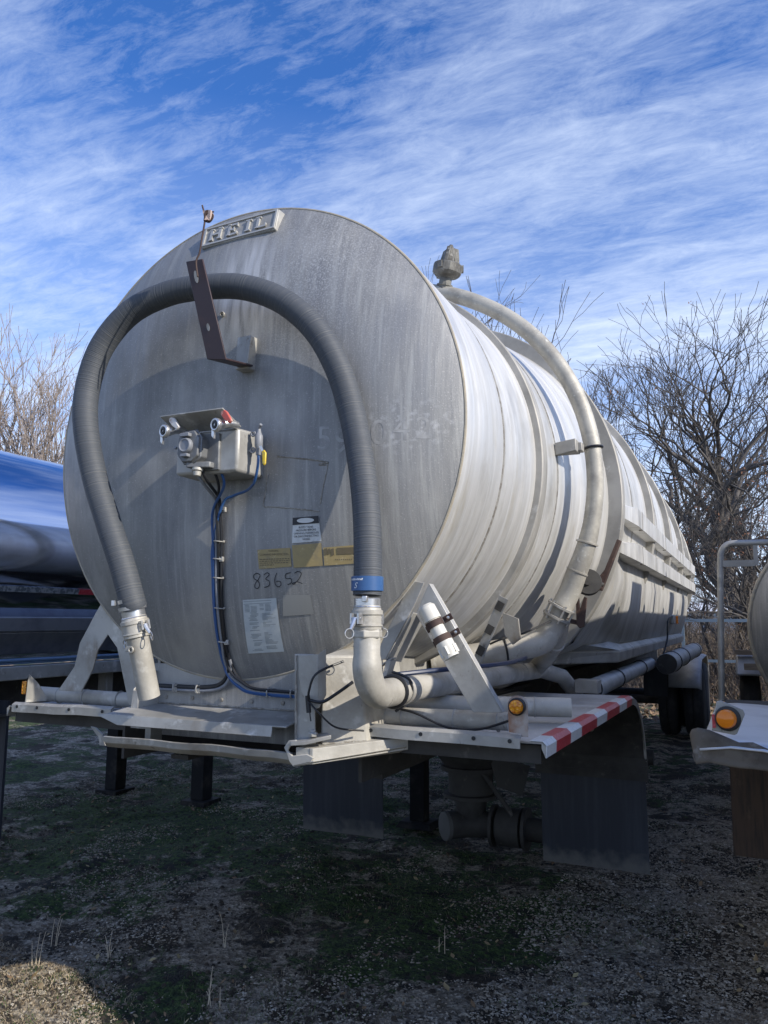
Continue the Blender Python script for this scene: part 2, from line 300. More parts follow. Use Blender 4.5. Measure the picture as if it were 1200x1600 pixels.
    def build(s, name, m, parent=None, smooth=35, bevel=0, label=None):
        ms = m if isinstance(m, (list, tuple)) else [m]
        off = worldloc(parent) if parent is not None else Vector((0, 0, 0))
        base = None
        if parent is None:
            a = np.array(s.v); base = Vector(((a[:, 0].min()+a[:, 0].max())/2, (a[:, 1].min()+a[:, 1].max())/2, a[:, 2].min())); off = base
        me = bpy.data.meshes.new(name)
        me.from_pydata([tuple(Vector(v)-off) for v in s.v], [], s.f)
        for x in ms: me.materials.append(x)
        if len(ms) > 1: me.polygons.foreach_set('material_index', s.mi)
        if s.along and len(s.along) == len(s.v):
            at = me.attributes.new('along', 'FLOAT', 'POINT'); at.data.foreach_set('value', s.along)
        bm = bmesh.new(); bm.from_mesh(me); bmesh.ops.recalc_face_normals(bm, faces=bm.faces); bm.to_mesh(me); bm.free(); me.update()
        o = bpy.data.objects.new(name, me); COL.objects.link(o)
        if parent is not None: o.parent = parent
        else: o.location = base
        if smooth:
            me.polygons.foreach_set('use_smooth', [True]*len(me.polygons)); me.set_sharp_from_angle(angle=R_(smooth))
        if bevel:
            b = o.modifiers.new('bevel', 'BEVEL'); b.width = bevel; b.segments = 2; b.limit_method = 'ANGLE'; b.angle_limit = R_(40)
        if label: o['label'] = label
        return o
def split_build(mb, name, m, parent, k=1, **kw):   # one object for every k shapes collected in mb
    st = mb.starts+[(len(mb.v), len(mb.f))]
    for i in range(0, len(mb.starts), k):
        (v0, f0), (v1, f1) = st[i], st[min(i+k, len(st)-1)]
        q = MB(); q.add(mb.v[v0:v1], [tuple(a-v0 for a in f) for f in mb.f[f0:f1]]); q.build(name, m, parent, **kw)
def spline(pts, k=8):
    P = [Vector(p) for p in pts]; out = []
    for i in range(len(P)-1):
        p0, p1, p2, p3 = P[max(i-1, 0)], P[i], P[i+1], P[min(i+2, len(P)-1)]
        for j in range(k):
            t = j/k; out.append(.5*((2*p1)+(p2-p0)*t+(2*p0-5*p1+4*p2-p3)*t*t+(3*p1-p0-3*p2+p3)*t**3))
    return out+[P[-1]]
def textmesh(txt, size, ext=.0006, align='LEFT'):
    cu = bpy.data.curves.new('lettering', 'FONT'); cu.body = txt; cu.size = size; cu.extrude = ext; cu.align_x = align; cu.resolution_u = 3
    o = bpy.data.objects.new('lettering', cu); COL.objects.link(o)
    bpy.context.view_layer.update()
    me = bpy.data.meshes.new_from_object(o.evaluated_get(bpy.context.evaluated_depsgraph_get()))
    vs = [tuple(v.co) for v in me.vertices]; fs = [tuple(p.vertices) for p in me.polygons]
    bpy.data.objects.remove(o); bpy.data.meshes.remove(me); bpy.data.curves.remove(cu)
    return vs, fs

# =================================================================== TANK TRAILER
RF, ZF, DM = 1.027, 2.472, .176
def dome(x, z):
    q = (x*x+(z-ZF)**2)/RF**2
    return -DM*max(0., 1-q**1.96)
T = thing('tank_trailer', 'weathered grey aluminium bulk tank trailer with a black hose arched over its round front', 'tank trailer', (0, 5, 0))
# barrel stations (y, radius, centre height)
ST = [(0, 1.027, 2.472), (.03, 1.034, 2.472), (.50, 1.030, 2.472), (.55, 1.018, 2.472), (.98, 1.048, 2.475), (1.5, 1.085, 2.475), (2.18, 1.20, 2.45), (2.30, 1.235, 2.45), (3.9, 1.245, 2.49),
      (5.4, 1.25, 2.50), (7.2, 1.235, 2.49), (9.0, 1.20, 2.45), (10.5, 1.15, 2.42), (11.4, 1.10, 2.40)]
def stat(y):
    ys = [a[0] for a in ST]; return float(np.interp(y, ys, [a[1] for a in ST])), float(np.interp(y, ys, [a[2] for a in ST]))
def ringmesh(stations, n=128, closed=False):
    mb = MB(); vs = []
    for (y, r, z) in stations:
        for k in range(n):
            a = 2*math.pi*k/n; vs.append((r*math.cos(a), y, z+r*math.sin(a)))
    m_ = len(stations)
    fs = [(i*n+k, i*n+(k+1) % n, (i+1)*n+(k+1) % n, (i+1)*n+k) for i in range(m_-1) for k in range(n)]
    if closed: fs += [((m_-1)*n+k, (m_-1)*n+(k+1) % n, (k+1) % n, k) for k in range(n)]
    return mb.add(vs, fs)
ys = sorted(set([a[0] for a in ST]+[.25, .75, 1.2, 1.35, 1.7, 1.9, 2.05, 2.7, 3.2, 4.6, 6.2, 8, 9.8]))
barrel = ringmesh([(y,)+stat(y) for y in ys]).build('tank_barrel', M_barrel(), T, smooth=50)
def ring(y, w, r_in, r_out, z, name='stiffening_band', m=None, sl=.012):
    return ringmesh([(y, r_in, z), (y+sl*.2, r_out-.006, z), (y+sl*.6, r_out, z), (y+w-sl*.6, r_out, z), (y+w-sl*.2, r_out-.006, z), (y+w, r_in, z)], closed=True).build(name, m or M_rib(), barrel, smooth=30)
for (y, w, ro) in [(1.0, .10, 1.085), (2.2, .11, 1.292), (3.9, .11, 1.302), (5.4, .11, 1.305), (7.2, .11, 1.29), (9.0, .11, 1.255), (10.5, .11, 1.205)]:
    r_, z_ = stat(y); ring(y, w, r_-.01, ro, z_)
# weld rings on the shell
for y in (.52, 1.36, 3.05, 4.65, 6.3, 8.1):
    r_, z_ = stat(y); ring(y, .018, r_-.01, r_+.004, z_, 'shell_seam', M_bead(), .004)
# head
mb = MB(); vs = []; n = 128; rs = [RF*math.sin(math.pi/2*i/22) for i in range(1, 23)]; vs.append((0, -DM, ZF))
for r_ in rs:
    for k in range(n):
        a = 2*math.pi*k/n; x, z = r_*math.cos(a), ZF+r_*math.sin(a); vs.append((x, dome(x, z), z))
fs = [(0, 1+k, 1+(k+1) % n) for k in range(n)]+[(1+i*n+k, 1+(i+1)*n+k, 1+(i+1)*n+(k+1) % n, 1+i*n+(k+1) % n) for i in range(len(rs)-1) for k in range(n)]
head = mb.add(vs, fs).build('tank_head', M_head(), T, smooth=60)
MB().torus((0, .004, ZF), (0, 1, 0), RF+.001, .007, 160, 8).build('rim_weld', M_beadtan(), head)
# rear head
mb = MB(); vs = [(0, 11.62, 2.40)]; 
for i in range(1, 9):
    r_ = 1.10*math.sin(math.pi/2*i/8)
    for k in range(64):
        a = 2*math.pi*k/64; vs.append((r_*math.cos(a), 11.4+.22*(1-(r_/1.1)**2), 2.40+r_*math.sin(a)))
fs = [(0, 1+(k+1) % 64, 1+k) for k in range(64)]+[(1+i*64+k, 1+i*64+(k+1) % 64, 1+(i+1)*64+(k+1) % 64, 1+(i+1)*64+k) for i in range(7) for k in range(64)]
mb.add(vs, fs).build('rear_head', M_rib(), T, smooth=60)

# --- things drawn on the head
def on_head(name, m, vs_uv, faces, off, parent=head, thick=0., smooth=0, label=None):
    vs_uv = [(u+.014, v, w) for (u, v, w) in vs_uv]; mb = MB(); mb.add([(u, dome(u, v)-off-w, v) for (u, v, w) in vs_uv], faces); return mb.build(name, m, parent, smooth=smooth, label=label)
def quadgrid(p, nu=6, nv=6):   # p: four (x,z) corners tl,tr,br,bl
    vs = []
    for j in range(nv+1):
        for i in range(nu+1):
            s_, t_ = i/nu, j/nv
            x = (p[0][0]*(1-s_)+p[1][0]*s_)*(1-t_)+(p[3][0]*(1-s_)+p[2][0]*s_)*t_
            z = (p[0][1]*(1-s_)+p[1][1]*s_)*(1-t_)+(p[3][1]*(1-s_)+p[2][1]*s_)*t_
            vs.append((x, z, 0))
    return vs, [(j*(nu+1)+i, (j+1)*(nu+1)+i, (j+1)*(nu+1)+i+1, j*(nu+1)+i+1) for j in range(nv) for i in range(nu)]
def headtext(mb, txt, x, z, size, off, slant=0., align='LEFT', sx=1., bold=0):
    vs, fs = textmesh(txt, size, 0, align)
    out = []
    for (a, b, c) in vs:
        X = x+a*sx+.014; Z = z+b+slant*a; out.append((X, dome(X, Z)-off, Z))
    mb.add(out, fs)
lab = MB()
v_, f_ = quadgrid([(.366, 2.079), (.474, 2.083), (.481, 1.988), (.359, 1.983)])
wl_ = on_head('warning_label', M_stwhite(), v_, f_, .003)
v_, f_ = quadgrid([(.366, 2.080), (.474, 2.084), (.4755, 2.056), (.3645, 2.052)]); on_head('label_header', M_stblack(), v_, f_, .0045, wl_)
ov = [(.42+.036*math.cos(a), 2.068+.0095*math.sin(a), 0) for a in np.linspace(0, 2*math.pi, 24, endpoint=False)]
on_head('blank_oval', M_stwhite(), ov, [tuple(range(24))], .006, wl_)
mb = MB()
for i, tx in enumerate(['BLEED TANK', 'PRESSURE BEFORE', 'OPENING MANHOLES', 'OR DISCONNECTING', 'HOSES']):
    headtext(mb, tx, .4205, 2.0395-.0115*i, .0105, .0046, .02, 'CENTER')
mb.build('label_lettering', M_ink(), wl_, smooth=0)
v_, f_ = quadgrid([(.205, 1.962), (.35, 1.966), (.351, 1.894), (.209, 1.887)]); y1 = on_head('yellow_label', M_styellow(), v_, f_, .003)
mb = MB(); headtext(mb, 'WARNING', .278, 1.9525, .0095, .0045, 0, 'CENTER'); headtext(mb, 'CLEANING INFORMATION', .279, 1.9385, .0108, .0045, 0, 'CENTER', .97)
for i, (a, b) in enumerate([(.214, .345), (.214, .346), (.214, .34), (.214, .28)]):
    z0 = 1.923-.0075*i; x = a; random.seed(i)
    while x < b:
        w = random.uniform(.004, .014); e_ = min(x+w, b); mb.add([(x+.014, dome(x+.014, z0)-.0045, z0), (e_+.014, dome(e_+.014, z0)-.0045, z0), (e_+.014, dome(e_+.014, z0)-.0045, z0+.0028), (x+.014, dome(x+.014, z0)-.0045, z0+.0028)], [(0, 1, 2, 3)]); x += w+.003
mb.build('label_lettering', M_stbrown(), y1, smooth=0)
v_, f_ = quadgrid([(.358, 1.975), (.479, 1.981), (.480, 1.895), (.360, 1.889)]); on_head('yellow_label', M_styellow(), v_, f_, .003)
v_, f_ = quadgrid([(.486, 1.963), (.672, 1.974), (.667, 1.905), (.485, 1.895)]); y3 = on_head('yellow_label', M_styellow(), v_, f_, .0031)
mb = MB()
for (a, b, c_, d_) in [(.490, .502, 1.934, 1.958), (.505, .513, 1.936, 1.957), (.516, .528, 1.931, 1.957), (.540, .668, 1.936, 1.961)]:
    v2, f2 = quadgrid([(a, d_), (b, d_+.003), (b, c_+.003), (a, c_)], 4, 1); mb.add([(u+.014, dome(u+.014, v)-.0046, v) for (u, v, w) in v2], f2)
for k in range(9):
    x = .544+k*.0075; mb.add([(x, dome(x, 1.915)-.0046, 1.915), (x+.004, dome(x, 1.915)-.0046, 1.915), (x+.004, dome(x, 1.915)-.0046, 1.919), (x, dome(x, 1.915)-.0046, 1.919)], [(0, 1, 2, 3)])
mb.build('label_print', M_stbrown(), y3, smooth=0)
# data sheet
v_, f_ = quadgrid([(.123, 1.767), (.274, 1.774), (.268, 1.565), (.107, 1.554)], 8, 8); ds = on_head('data_sheet', M_paper(), v_, f_, .003)
mb = MB(); random.seed(4)
def pin(s_, t_):
    x = (.123*(1-s_)+.274*s_)*(1-t_)+(.107*(1-s_)+.268*s_)*t_; z = (1.767*(1-s_)+1.774*s_)*(1-t_)+(1.554*(1-s_)+1.565*s_)*t_; return x, z
for r_ in range(40):
    t_ = .03+r_*.0235
    segs = [(.03, .85)] if r_ < 3 else ([(.06, .2), (.24, .42), (.5, .62), (.66, .82)] if r_ < 9 else [(.14+random.random()*.1, .34+random.random()*.12), (.55, .62+random.random()*.3)])
    for (a, b) in segs:
        if random.random() < .14: continue
        q = [pin(a, t_), pin(b, t_), pin(b, t_+.008), pin(a, t_+.008)]
        mb.add([(x+.014, dome(x+.014, z)-.0044, z) for x, z in q], [(3, 2, 1, 0)])
mb.build('data_sheet_print', M_papline(), ds, smooth=0)
v_, f_ = quadgrid([(.303, 1.786), (.416, 1.785), (.42, 1.712), (.292, 1.704)]); on_head('faded_label', mat('faded_clear_film', (.335, .335, .32), .5, .4), v_, f_, .002)
# marker-pen number
pen = [[(.212, 1.864), (.197, 1.871), (.182, 1.862), (.184, 1.850), (.200, 1.840), (.206, 1.826), (.197, 1.812), (.184, 1.816), (.188, 1.832), (.202, 1.846), (.212, 1.862)],
       [(.228, 1.864), (.244, 1.872), (.252, 1.864), (.235, 1.848), (.249, 1.84), (.248, 1.823), (.226, 1.815)],
       [(.286, 1.871), (.276, 1.850), (.275, 1.828), (.286, 1.817), (.299, 1.824), (.297, 1.838), (.280, 1.838)],
       [(.345, 1.871), (.324, 1.865), (.323, 1.849), (.343, 1.848), (.345, 1.833), (.328, 1.825)],
       [(.361, 1.868), (.376, 1.875), (.389, 1.867), (.377, 1.846), (.355, 1.827), (.349, 1.830), (.370, 1.835), (.390, 1.828)]]
mb = MB()
for st in pen:
    pp = spline([(x+.014, 0, z) for x, z in st], 6); L = []
    for i, p in enumerate(pp):
        t = (pp[min(i+1, len(pp)-1)]-pp[max(i-1, 0)]).normalized(); nrm = Vector((-t.z, 0, t.x))*.0015
        for q in (p+nrm, p-nrm): L.append((q.x, dome(q.x, q.z)-.0025, q.z))
    mb.add(L, [(2*i, 2*i+1, 2*i+3, 2*i+2) for i in range(len(pp)-1)])
mb.build('handwritten_number', M_ink(), head, smooth=0)
# ghost stencil numbers
mb = MB()
for tx, x, z, s_ in [('5', .465, 2.338, .135), ('9', .540, 2.322, .135), ('0', .68, 2.345, .14), ('4', .765, 2.36, .13), ('2', .845, 2.365, .12)]:
    headtext(mb, tx, x, z, s_, .0007)
split_build(mb, 'ghost_stencil_digit', M_stencil(), head, smooth=0)
# patch weld beads
def bead(pts, r=.003, name='weld_bead', m=None, par=head):
    pp = spline([(x, dome(x, z)-.001, z) for x, z in pts], 6); pp = [Vector((p.x, dome(p.x, p.z)-.001, p.z)) for p in pp]
    random.seed(len(pts)); return MB().tube(pp, [r*random.uniform(.6, 1.3) for _ in pp], 6).build(name, m or M_bead(), par)
bead([(.31, 2.328), (.40, 2.313), (.46, 2.303), (.53, 2.287), (.49, 2.283), (.52, 2.277)])
bead([(.53, 2.285), (.520, 2.24), (.507, 2.187), (.495, 2.13)], .002)
bead([(.267, 2.26), (.257, 2.185), (.249, 2.135), (.285, 2.129), (.379, 2.118), (.49, 2.102)])

# --- nameplate (cast, raised letters)
npo = thing  # alias kept short
def npt(u, v, d):     # nameplate plane: u along, v up, d outwards
    o = Vector((-.172, -.085, 3.322)); U = Vector((.392, .006, .012)).normalized(); V = Vector((-.01, .28, 1)).normalized(); D = U.cross(V).normalized()
    return o+U*u+V*v+D*d
mb = MB(); a = [npt(0, 0, 0), npt(.392, 0, 0), npt(.392, .118, 0), npt(0, .118, 0)]
mb.hexa([npt(-.012, -.012, -.09), npt(.404, -.012, -.09), npt(.404, .13, -.09), npt(-.012, .13, -.09)], [npt(.004, .004, .012), npt(.388, .004, .012), npt(.388, .114, .012), npt(.004, .114, .012)])
plate = mb.build('nameplate', M_plate(), head, bevel=.005)
mb = MB()
for (u0, u1, v0, v1) in [(.008, .384, .008, .016), (.008, .384, .102, .110), (.008, .016, .016, .102), (.376, .384, .016, .102)]:
    mb.hexa([npt(u0, v0, .010), npt(u1, v0, .010), npt(u1, v1, .010), npt(u0, v1, .010)], [npt(u0, v0, .018), npt(u1, v0, .018), npt(u1, v1, .018), npt(u0, v1, .018)])
def strokes(ch, u, w=.058, h=.062, s=.013, f=.006):
    S = {'H': [(0, 0, s, h), (w-s, 0, w, h), (s, h*.43, w-s, h*.58), (-.004, 0, s+.004, f), (-.004, h-f, s+.004, h), (w-s-.004, 0, w+.004, f), (w-s-.004, h-f, w+.004, h)],
         'E': [(0, 0, s, h), (s, 0, w*.86, f*1.5), (s, h-f*1.5, w*.86, h), (s, h*.43, w*.6, h*.57), (w*.76, 0, w*.86, h*.28), (w*.76, h*.72, w*.86, h), (w*.5, h*.34, w*.6, h*.66), (-.004, 0, s, f), (-.004, h-f, s, h)],
         'I': [(w*.3, 0, w*.3+s, h), (w*.3-.008, 0, w*.3+s+.008, f), (w*.3-.008, h-f, w*.3+s+.008, h)],
         'L': [(0, 0, s, h), (s, 0, w*.86, f*1.5), (w*.76, 0, w*.86, h*.32), (-.005, h-f, s+.006, h), (-.004, 0, s, f)]}[ch]
    for i, (a0, b0, a1, b1) in enumerate(S):
        e = .0195+.0004*i
        mb.hexa([npt(u+a0, .028+b0, .010), npt(u+a1, .028+b0, .010), npt(u+a1, .028+b1, .010), npt(u+a0, .028+b1, .010)],
                [npt(u+a0, .028+b0, e), npt(u+a1, .028+b0, e), npt(u+a1, .028+b1, e), npt(u+a0, .028+b1, e)])
for ch, u in (('H', .045), ('E', .140), ('I', .220), ('L', .288)): strokes(ch, u)
mb.build('raised_lettering', mat('worn_raised_metal', (.46, .455, .43), .5, .4), plate, smooth=0)

# --- hose hook, block, nipple
mb = MB(); mb.hexa([(.128, -.17, 2.69), (.192, -.17, 2.69), (.198, -.17, 2.83), (.128, -.17, 2.83)], [(.128, -.222, 2.69), (.185, -.222, 2.69), (.192, -.212, 2.83), (.128, -.212, 2.83)])
mb.build('hook_block', M_plate(), T, bevel=.004)
hk = MB(); a = [(.055, -.46, 3.062), (.134, -.46, 3.058), (.231, -.42, 2.655), (.142, -.42, 2.670)]
nv = (Vector(a[1])-Vector(a[0])).cross(Vector(a[2])-Vector(a[0])).normalized()*.008
hk.prism(a, nv); hk.prism([(.142, -.42, 2.670), (.231, -.42, 2.655), (.200, -.20, 2.700), (.135, -.20, 2.705)], (0, 0, .008))
hook = hk.build('hose_hook', M_hookm(), T, bevel=.002)
HA = [Vector(q) for q in a]; hn = (HA[1]-HA[0]).cross(HA[2]-HA[0]).normalized(); hn = hn if hn.y < 0 else -hn
for (u, v, w, h) in [(.42, .17, .009, .026), (.46, .68, .007, .016)]:
    top_, bot_ = HA[0].lerp(HA[1], u), HA[3].lerp(HA[2], u); c_ = top_.lerp(bot_, v)+hn*(.0092 if nv.dot(hn) > 0 else .0012)
    ez = (bot_-top_).normalized(); ex = hn.cross(ez).normalized()
    MB().prism([c_+ex*(w*math.cos(k))+ez*(h*math.sin(k)) for k in np.linspace(0, 2*math.pi, 12, endpoint=False)], hn*.0006).build('slot', M_rib(), hook, smooth=0)
wr = MB(); wr.tube(spline([(.128, -.475, 2.98), (.120, -.478, 3.04), (.132, -.475, 3.075), (.136, -.47, 3.13), (.139, -.46, 3.21), (.130, -.455, 3.25), (.116, -.45, 3.285)]), .0035, 6)
wr.tube(spline([(.139, -.462, 3.21), (.150, -.466, 3.245), (.168, -.456, 3.238), (.173, -.456, 3.22), (.158, -.456, 3.205), (.141, -.461, 3.21)]), .004, 6)
wr.tube([(.146, -.466, 3.235), (.178, -.456, 3.242)], .003, 6)
wr.build('twisted_wire', M_rust(), hook)
mb = MB(); mb.prism([(.131, -.466, 3.253), (.170, -.466, 3.246), (.174, -.456, 3.232), (.163, -.461, 3.207), (.142, -.466, 3.212)], (0, .008, 0)); mb.build('wire_tag', mat('rust_speckled_rag', (.55, .42, .36), .8, 0, var=[((.16, .07, .04), 60, (1, 1, 1), .5, .6, 4)]), hook)
mb = MB(); mb.torus((.017, -.172, 2.962), (0, 1, .1), .009, .0035, 16, 6); mb.cyl((.017, -.15, 2.962), (.017, -.168, 2.962), .010, 12); mb.build('pipe_nipple', M_rib(), T)

# --- connector box
bx = MB()
bx.hexa([(-.052, -.12, 2.245), (.245, -.12, 2.245), (.245, -.12, 2.425), (-.052, -.12, 2.425)], [(-.06, -.335, 2.250), (.235, -.335, 2.243), (.235, -.335, 2.415), (-.06, -.335, 2.415)])
box = bx.build('connector_box', M_plate(), T, bevel=.012)
mb = MB(); mb.prism([(-.062, -.325, 2.418), (.240, -.325, 2.416), (.222, -.420, 2.468), (-.075, -.420, 2.468)], (0, .002, .005)); mb.build('box_hood', M_plate(), box, bevel=.002)
mb = MB()     # electrical socket housing
o = Vector((.052, -.42, 2.345)); hexp = [(-.046, .03), (-.030, .055), (.030, .058), (.052, .028), (.048, -.040), (.020, -.062), (-.022, -.062), (-.048, -.030)]
mb.prism([(o.x+a, -.405, o.z+b) for a, b in hexp], (0, .075, 0)); mb.prism([(o.x+a*1.12, -.392, o.z+b*1.12) for a, b in hexp], (0, .008, 0))
mb.box(.03, .155, -.345, -.33, 2.255, 2.40); mb.prism([(.045, -.40, 2.285), (.135, -.37, 2.285), (.135, -.37, 2.262), (.045, -.40, 2.262)], (0, .05, 0))
sk = mb.build('electrical_socket', mat('dark_grey_casting', (.17, .175, .18), .55, .3, var=[((.28, .28, .27), 25, (1, 1, 1), .5, .7, 5)]), box, bevel=.004)
mb = MB(); mb.lathe([(.030, 0), (.030, .014), (.024, .020), (.020, .016), (.0, .016)], (.050, -.404, 2.345), (0, -1, 0), 20); mb.box(.030, .072, -.425, -.405, 2.378, 2.392); mb.box(.035, .068, -.425, -.405, 2.300, 2.312); mb.cyl((-.004, -.41, 2.342), (-.004, -.40, 2.342), .006, 10)
mb.build('socket_cap', M_greycable(), box, bevel=.002)
def gladhand(x, z, red):
    mb = MB(); ax = Vector((-.25, -1, -.05)).normalized(); c_ = Vector((x, -.40, z))
    mb.lathe([(.021, 0), (.026, .006), (.026, .018), (.021, .022), (.017, .020), (.0, .020)], c_, ax, 22)
    mb.tube(spline([c_, c_+Vector((.022, .03, .012)), c_+Vector((.035, .07, .012))]), [.02, .017, .015], 12)
    mb.prism([c_+Vector((-.028, -.008, -.012)), c_+Vector((-.012, -.012, -.018)), c_+Vector((-.014, -.010, -.052)), c_+Vector((-.030, -.004, -.040))], (0, .012, 0))
    g = mb.build('gladhand', M_steelclean(), box, bevel=.002)
    mb = MB(); mb.lathe([(.017, 0), (.014, .003), (.006, .004), (.006, -.003), (.0, -.003)], c_+ax*.0195, ax, 20); mb.build('gladhand_seal', M_black(), box)
    mb = MB(); mb.prism([c_+Vector((.016, -.01, .050)), c_+Vector((.028, -.012, .056)), c_+Vector((.042, -.012, .046)), c_+Vector((.066, -.012, .010)), c_+Vector((.054, -.012, .000)), c_+Vector((.030, -.012, .018)), c_+Vector((.014, -.01, .038))], (0, .014, 0))
    mb.build('gladhand_wing', M_red() if red else mat('peeling_wing_paint', (.62, .60, .58), .5, .1, var=[((.45, .25, .18), 30, (1, 1, 1), .55, .62, 5)]), box, bevel=.003)
gladhand(-.052, 2.412, False); gladhand(.192, 2.412, True)
# shut-off valve
mb = MB(); mb.lathe([(.010, -.06), (.013, -.03), (.016, -.025), (.016, .015), (.013, .02), (.009, .03), (.006, .045)], (.285, -.27, 2.375), (0, 0, 1), 14)
mb.tube([(.285, -.27, 2.42), (.300, -.28, 2.432)], .006, 8)
for z in (2.335, 2.40): mb.torus((.262, -.275, z), (0, 1, 0), .009, .004, 12, 6)
mb.tube([(.245, -.27, 2.335), (.285, -.27, 2.335)], .005, 8); mb.tube([(.245, -.27, 2.40), (.285, -.27, 2.40)], .005, 8)
sv = mb.build('shut_off_valve', M_greycable(), box, bevel=0)
mb = MB(); mb.prism([(.297, -.285, 2.345), (.308, -.285, 2.348), (.322, -.285, 2.318), (.318, -.285, 2.312)], (0, .003, 0)); mb.build('lever_arm', M_steelclean(), box)
mb = MB(); mb.prism([(.311, -.288, 2.326), (.321, -.288, 2.330), (.330, -.288, 2.318), (.329, -.288, 2.275), (.322, -.288, 2.268), (.315, -.288, 2.278), (.313, -.288, 2.31)], (0, .008, 0)); mb.build('lever_grip', M_yellow(), box, bevel=.003)

# --- cables down the head
def cable(pts, r, m, name='air_line', lift=.012, par=T, conform=True):
    pp = spline(pts, 7)
    if conform: pp = [Vector((p.x, min(p.y, dome(p.x, p.z)-lift) if ((p.x**2+(p.z-ZF)**2) < RF**2) else p.y, p.z)) for p in pp]
    return MB().tube(pp, r, 8).build(name, m, par)
base = [(.075, -.37, 2.262), (.078, -.33, 2.215), (.070, -.235, 2.165), (.055, -.205, 2.125), (.045, -.18, 1.99), (.038, -.155, 1.87), (.030, -.12, 1.74), (.022, -.085, 1.61), (.016, -.05, 1.52), (.030, -.04, 1.468), (.075, -.035, 1.430), (.15, -.03, 1.405), (.39, -.03, 1.398)]
def offs(b, dx_, dz_, dy=0, j=0):
    random.seed(j); return [(x+dx_+random.uniform(-.004, .004), y+dy, z+dz_) for (x, y, z) in b]
cable(offs(base, -.010, 0, 0, 1), .0062, M_greycable(), 'electrical_cable')
cable(offs(base, .012, .004, 0, 2), .0062, M_black(), 'electrical_cable')
cable([(.115, -.31, 2.25), (.112, -.28, 2.2)]+offs(base[3:], .002, .010, -.010, 3), .0055, M_black())
cable([(.145, -.31, 2.25), (.135, -.28, 2.2)]+offs(base[3:], -.022, -.006, -.002, 4), .0058, M_bluehose())
cable([(.285, -.27, 2.32), (.283, -.27, 2.27), (.255, -.25, 2.215), (.20, -.22, 2.19), (.13, -.21, 2.175), (.080, -.21, 2.145)]+offs(base[4:8], -.030, 0, 0, 5)+offs(base[8:], -.02, -.010, 0, 6), .0055, M_bluehose())
cable([(.020, -.06, 1.54), (.012, -.04, 1.48), (-.03, -.03, 1.430), (-.10, -.028, 1.412), (-.25, -.026, 1.408), (-.36, -.024, 1.408)], .009, M_black(), 'electrical_cable')
cable([(.030, -.05, 1.53), (.022, -.04, 1.47), (-.02, -.03, 1.418), (-.10, -.028, 1.398), (-.25, -.026, 1.394), (-.36, -.024, 1.394)], .007, M_greycable(), 'electrical_cable')
mb = MB(); mb.lathe([(.022, 0), (.022, -.010), (.016, -.014), (.013, -.03)], (.078, -.37, 2.262), (0, .1, 1), 14); mb.build('cable_gland', M_pipe(), T)
for (z, i) in [(2.128, 0), (2.00, 1), (1.93, 0), (1.855, 1), (1.735, 1), (1.60, 0)]:
    x = float(np.interp(z, [1.52, 1.61, 1.74, 1.87, 1.99, 2.125], [.016, .022, .030, .038, .045, .055])); y = dome(x, z)-.018
    mb = MB(); mb.torus((x, y+.004, z), (.1, 0, 1), .019, .003, 14, 6)
    mb.box(x+.008, x+.024, y+.004, y+.014, z-.005, z+.004) if i else mb.box(x+.006, x+.024, y, y+.012, z-.011, z+.009)
    mb.build('cable_clip', M_rib() if i else M_plate(), T, bevel=.002)
for x in (-.27, -.15, .20, .31):
    mb = MB(); mb.torus((x, -.028, 1.402), (1, 0, 0), .017, .003, 14, 6); mb.box(x-.012, x+.012, -.034, -.004, 1.385, 1.417); mb.build('cable_clip', M_plate(), T)

# --- skirt, bumper, lower channel, gussets
mb = MB(); mb.box(-.41, .40, .0, .012, 1.20, 1.50); mb.box(-.41, -.396, -.02, 0, 1.28, 1.47); mb.build('front_skirt', M_head(), T)
mb = MB(); mb.box(-.405, -.39, .012, 2.2, 1.18, 1.62); mb.box(.385, .40, .012, 2.2, 1.18, 1.66)
split_build(mb, 'side_skirt', M_plate(), T)
mb = MB(); mb.prism([(-.47, -.215, 1.303), (.40, -.215, 1.303), (.40, .0, 1.330), (-.47, .0, 1.330)], (0, 0, -.006))
mb.prism([(-.50, -.232, 1.298), (-.47, -.215, 1.303), (.34, -.215, 1.303), (.34, -.222, 1.262), (-.40, -.222, 1.262)], (0, .006, 0)); mb.build('bumper_plate', M_plate(), T, bevel=.002)
mb = MB()
prof = [(-.02, 1.160), (-.13, 1.158), (-.195, 1.170), (-.222, 1.192), (-.228, 1.215), (-.218, 1.217), (-.205, 1.195), (-.18, 1.182), (-.02, 1.178)]
random.seed(3); xs = np.linspace(-.47, .43, 16); vs = []; 
for x in xs:
    d_ = .006*noise.noise(Vector((x*6, 0, 0)))
    for (y, z) in prof: vs.append((x, y+d_, z+d_*.6-(.01 if x > .3 else 0)*(x-.3)/.1*.3))
k = len(prof); fs = [(i*k+j, i*k+(j+1) % k, (i+1)*k+(j+1) % k, (i+1)*k+j) for i in range(len(xs)-1) for j in range(k)]+[tuple(range(k)), tuple((len(xs)-1)*k+j for j in range(k-1, -1, -1))]
mb.add(vs, fs); mb.prism([(-.555, -.21, 1.246), (-.525, -.215, 1.244), (-.478, -.225, 1.222), (-.455, -.225, 1.178), (-.495, -.215, 1.175), (-.508, -.21, 1.205)], (0, .008, 0))
mb.box(-.44, -.36, -.10, -.03, 1.235, 1.262); mb.box(-.36, -.33, -.10, -.03, 1.18, 1.30)
mb.build('lower_lip_channel', M_plate(), T)
MB().box(-.40, .40, .02, 1.2, 1.13, 1.20).build('upper_coupler_plate', M_dark(), T)
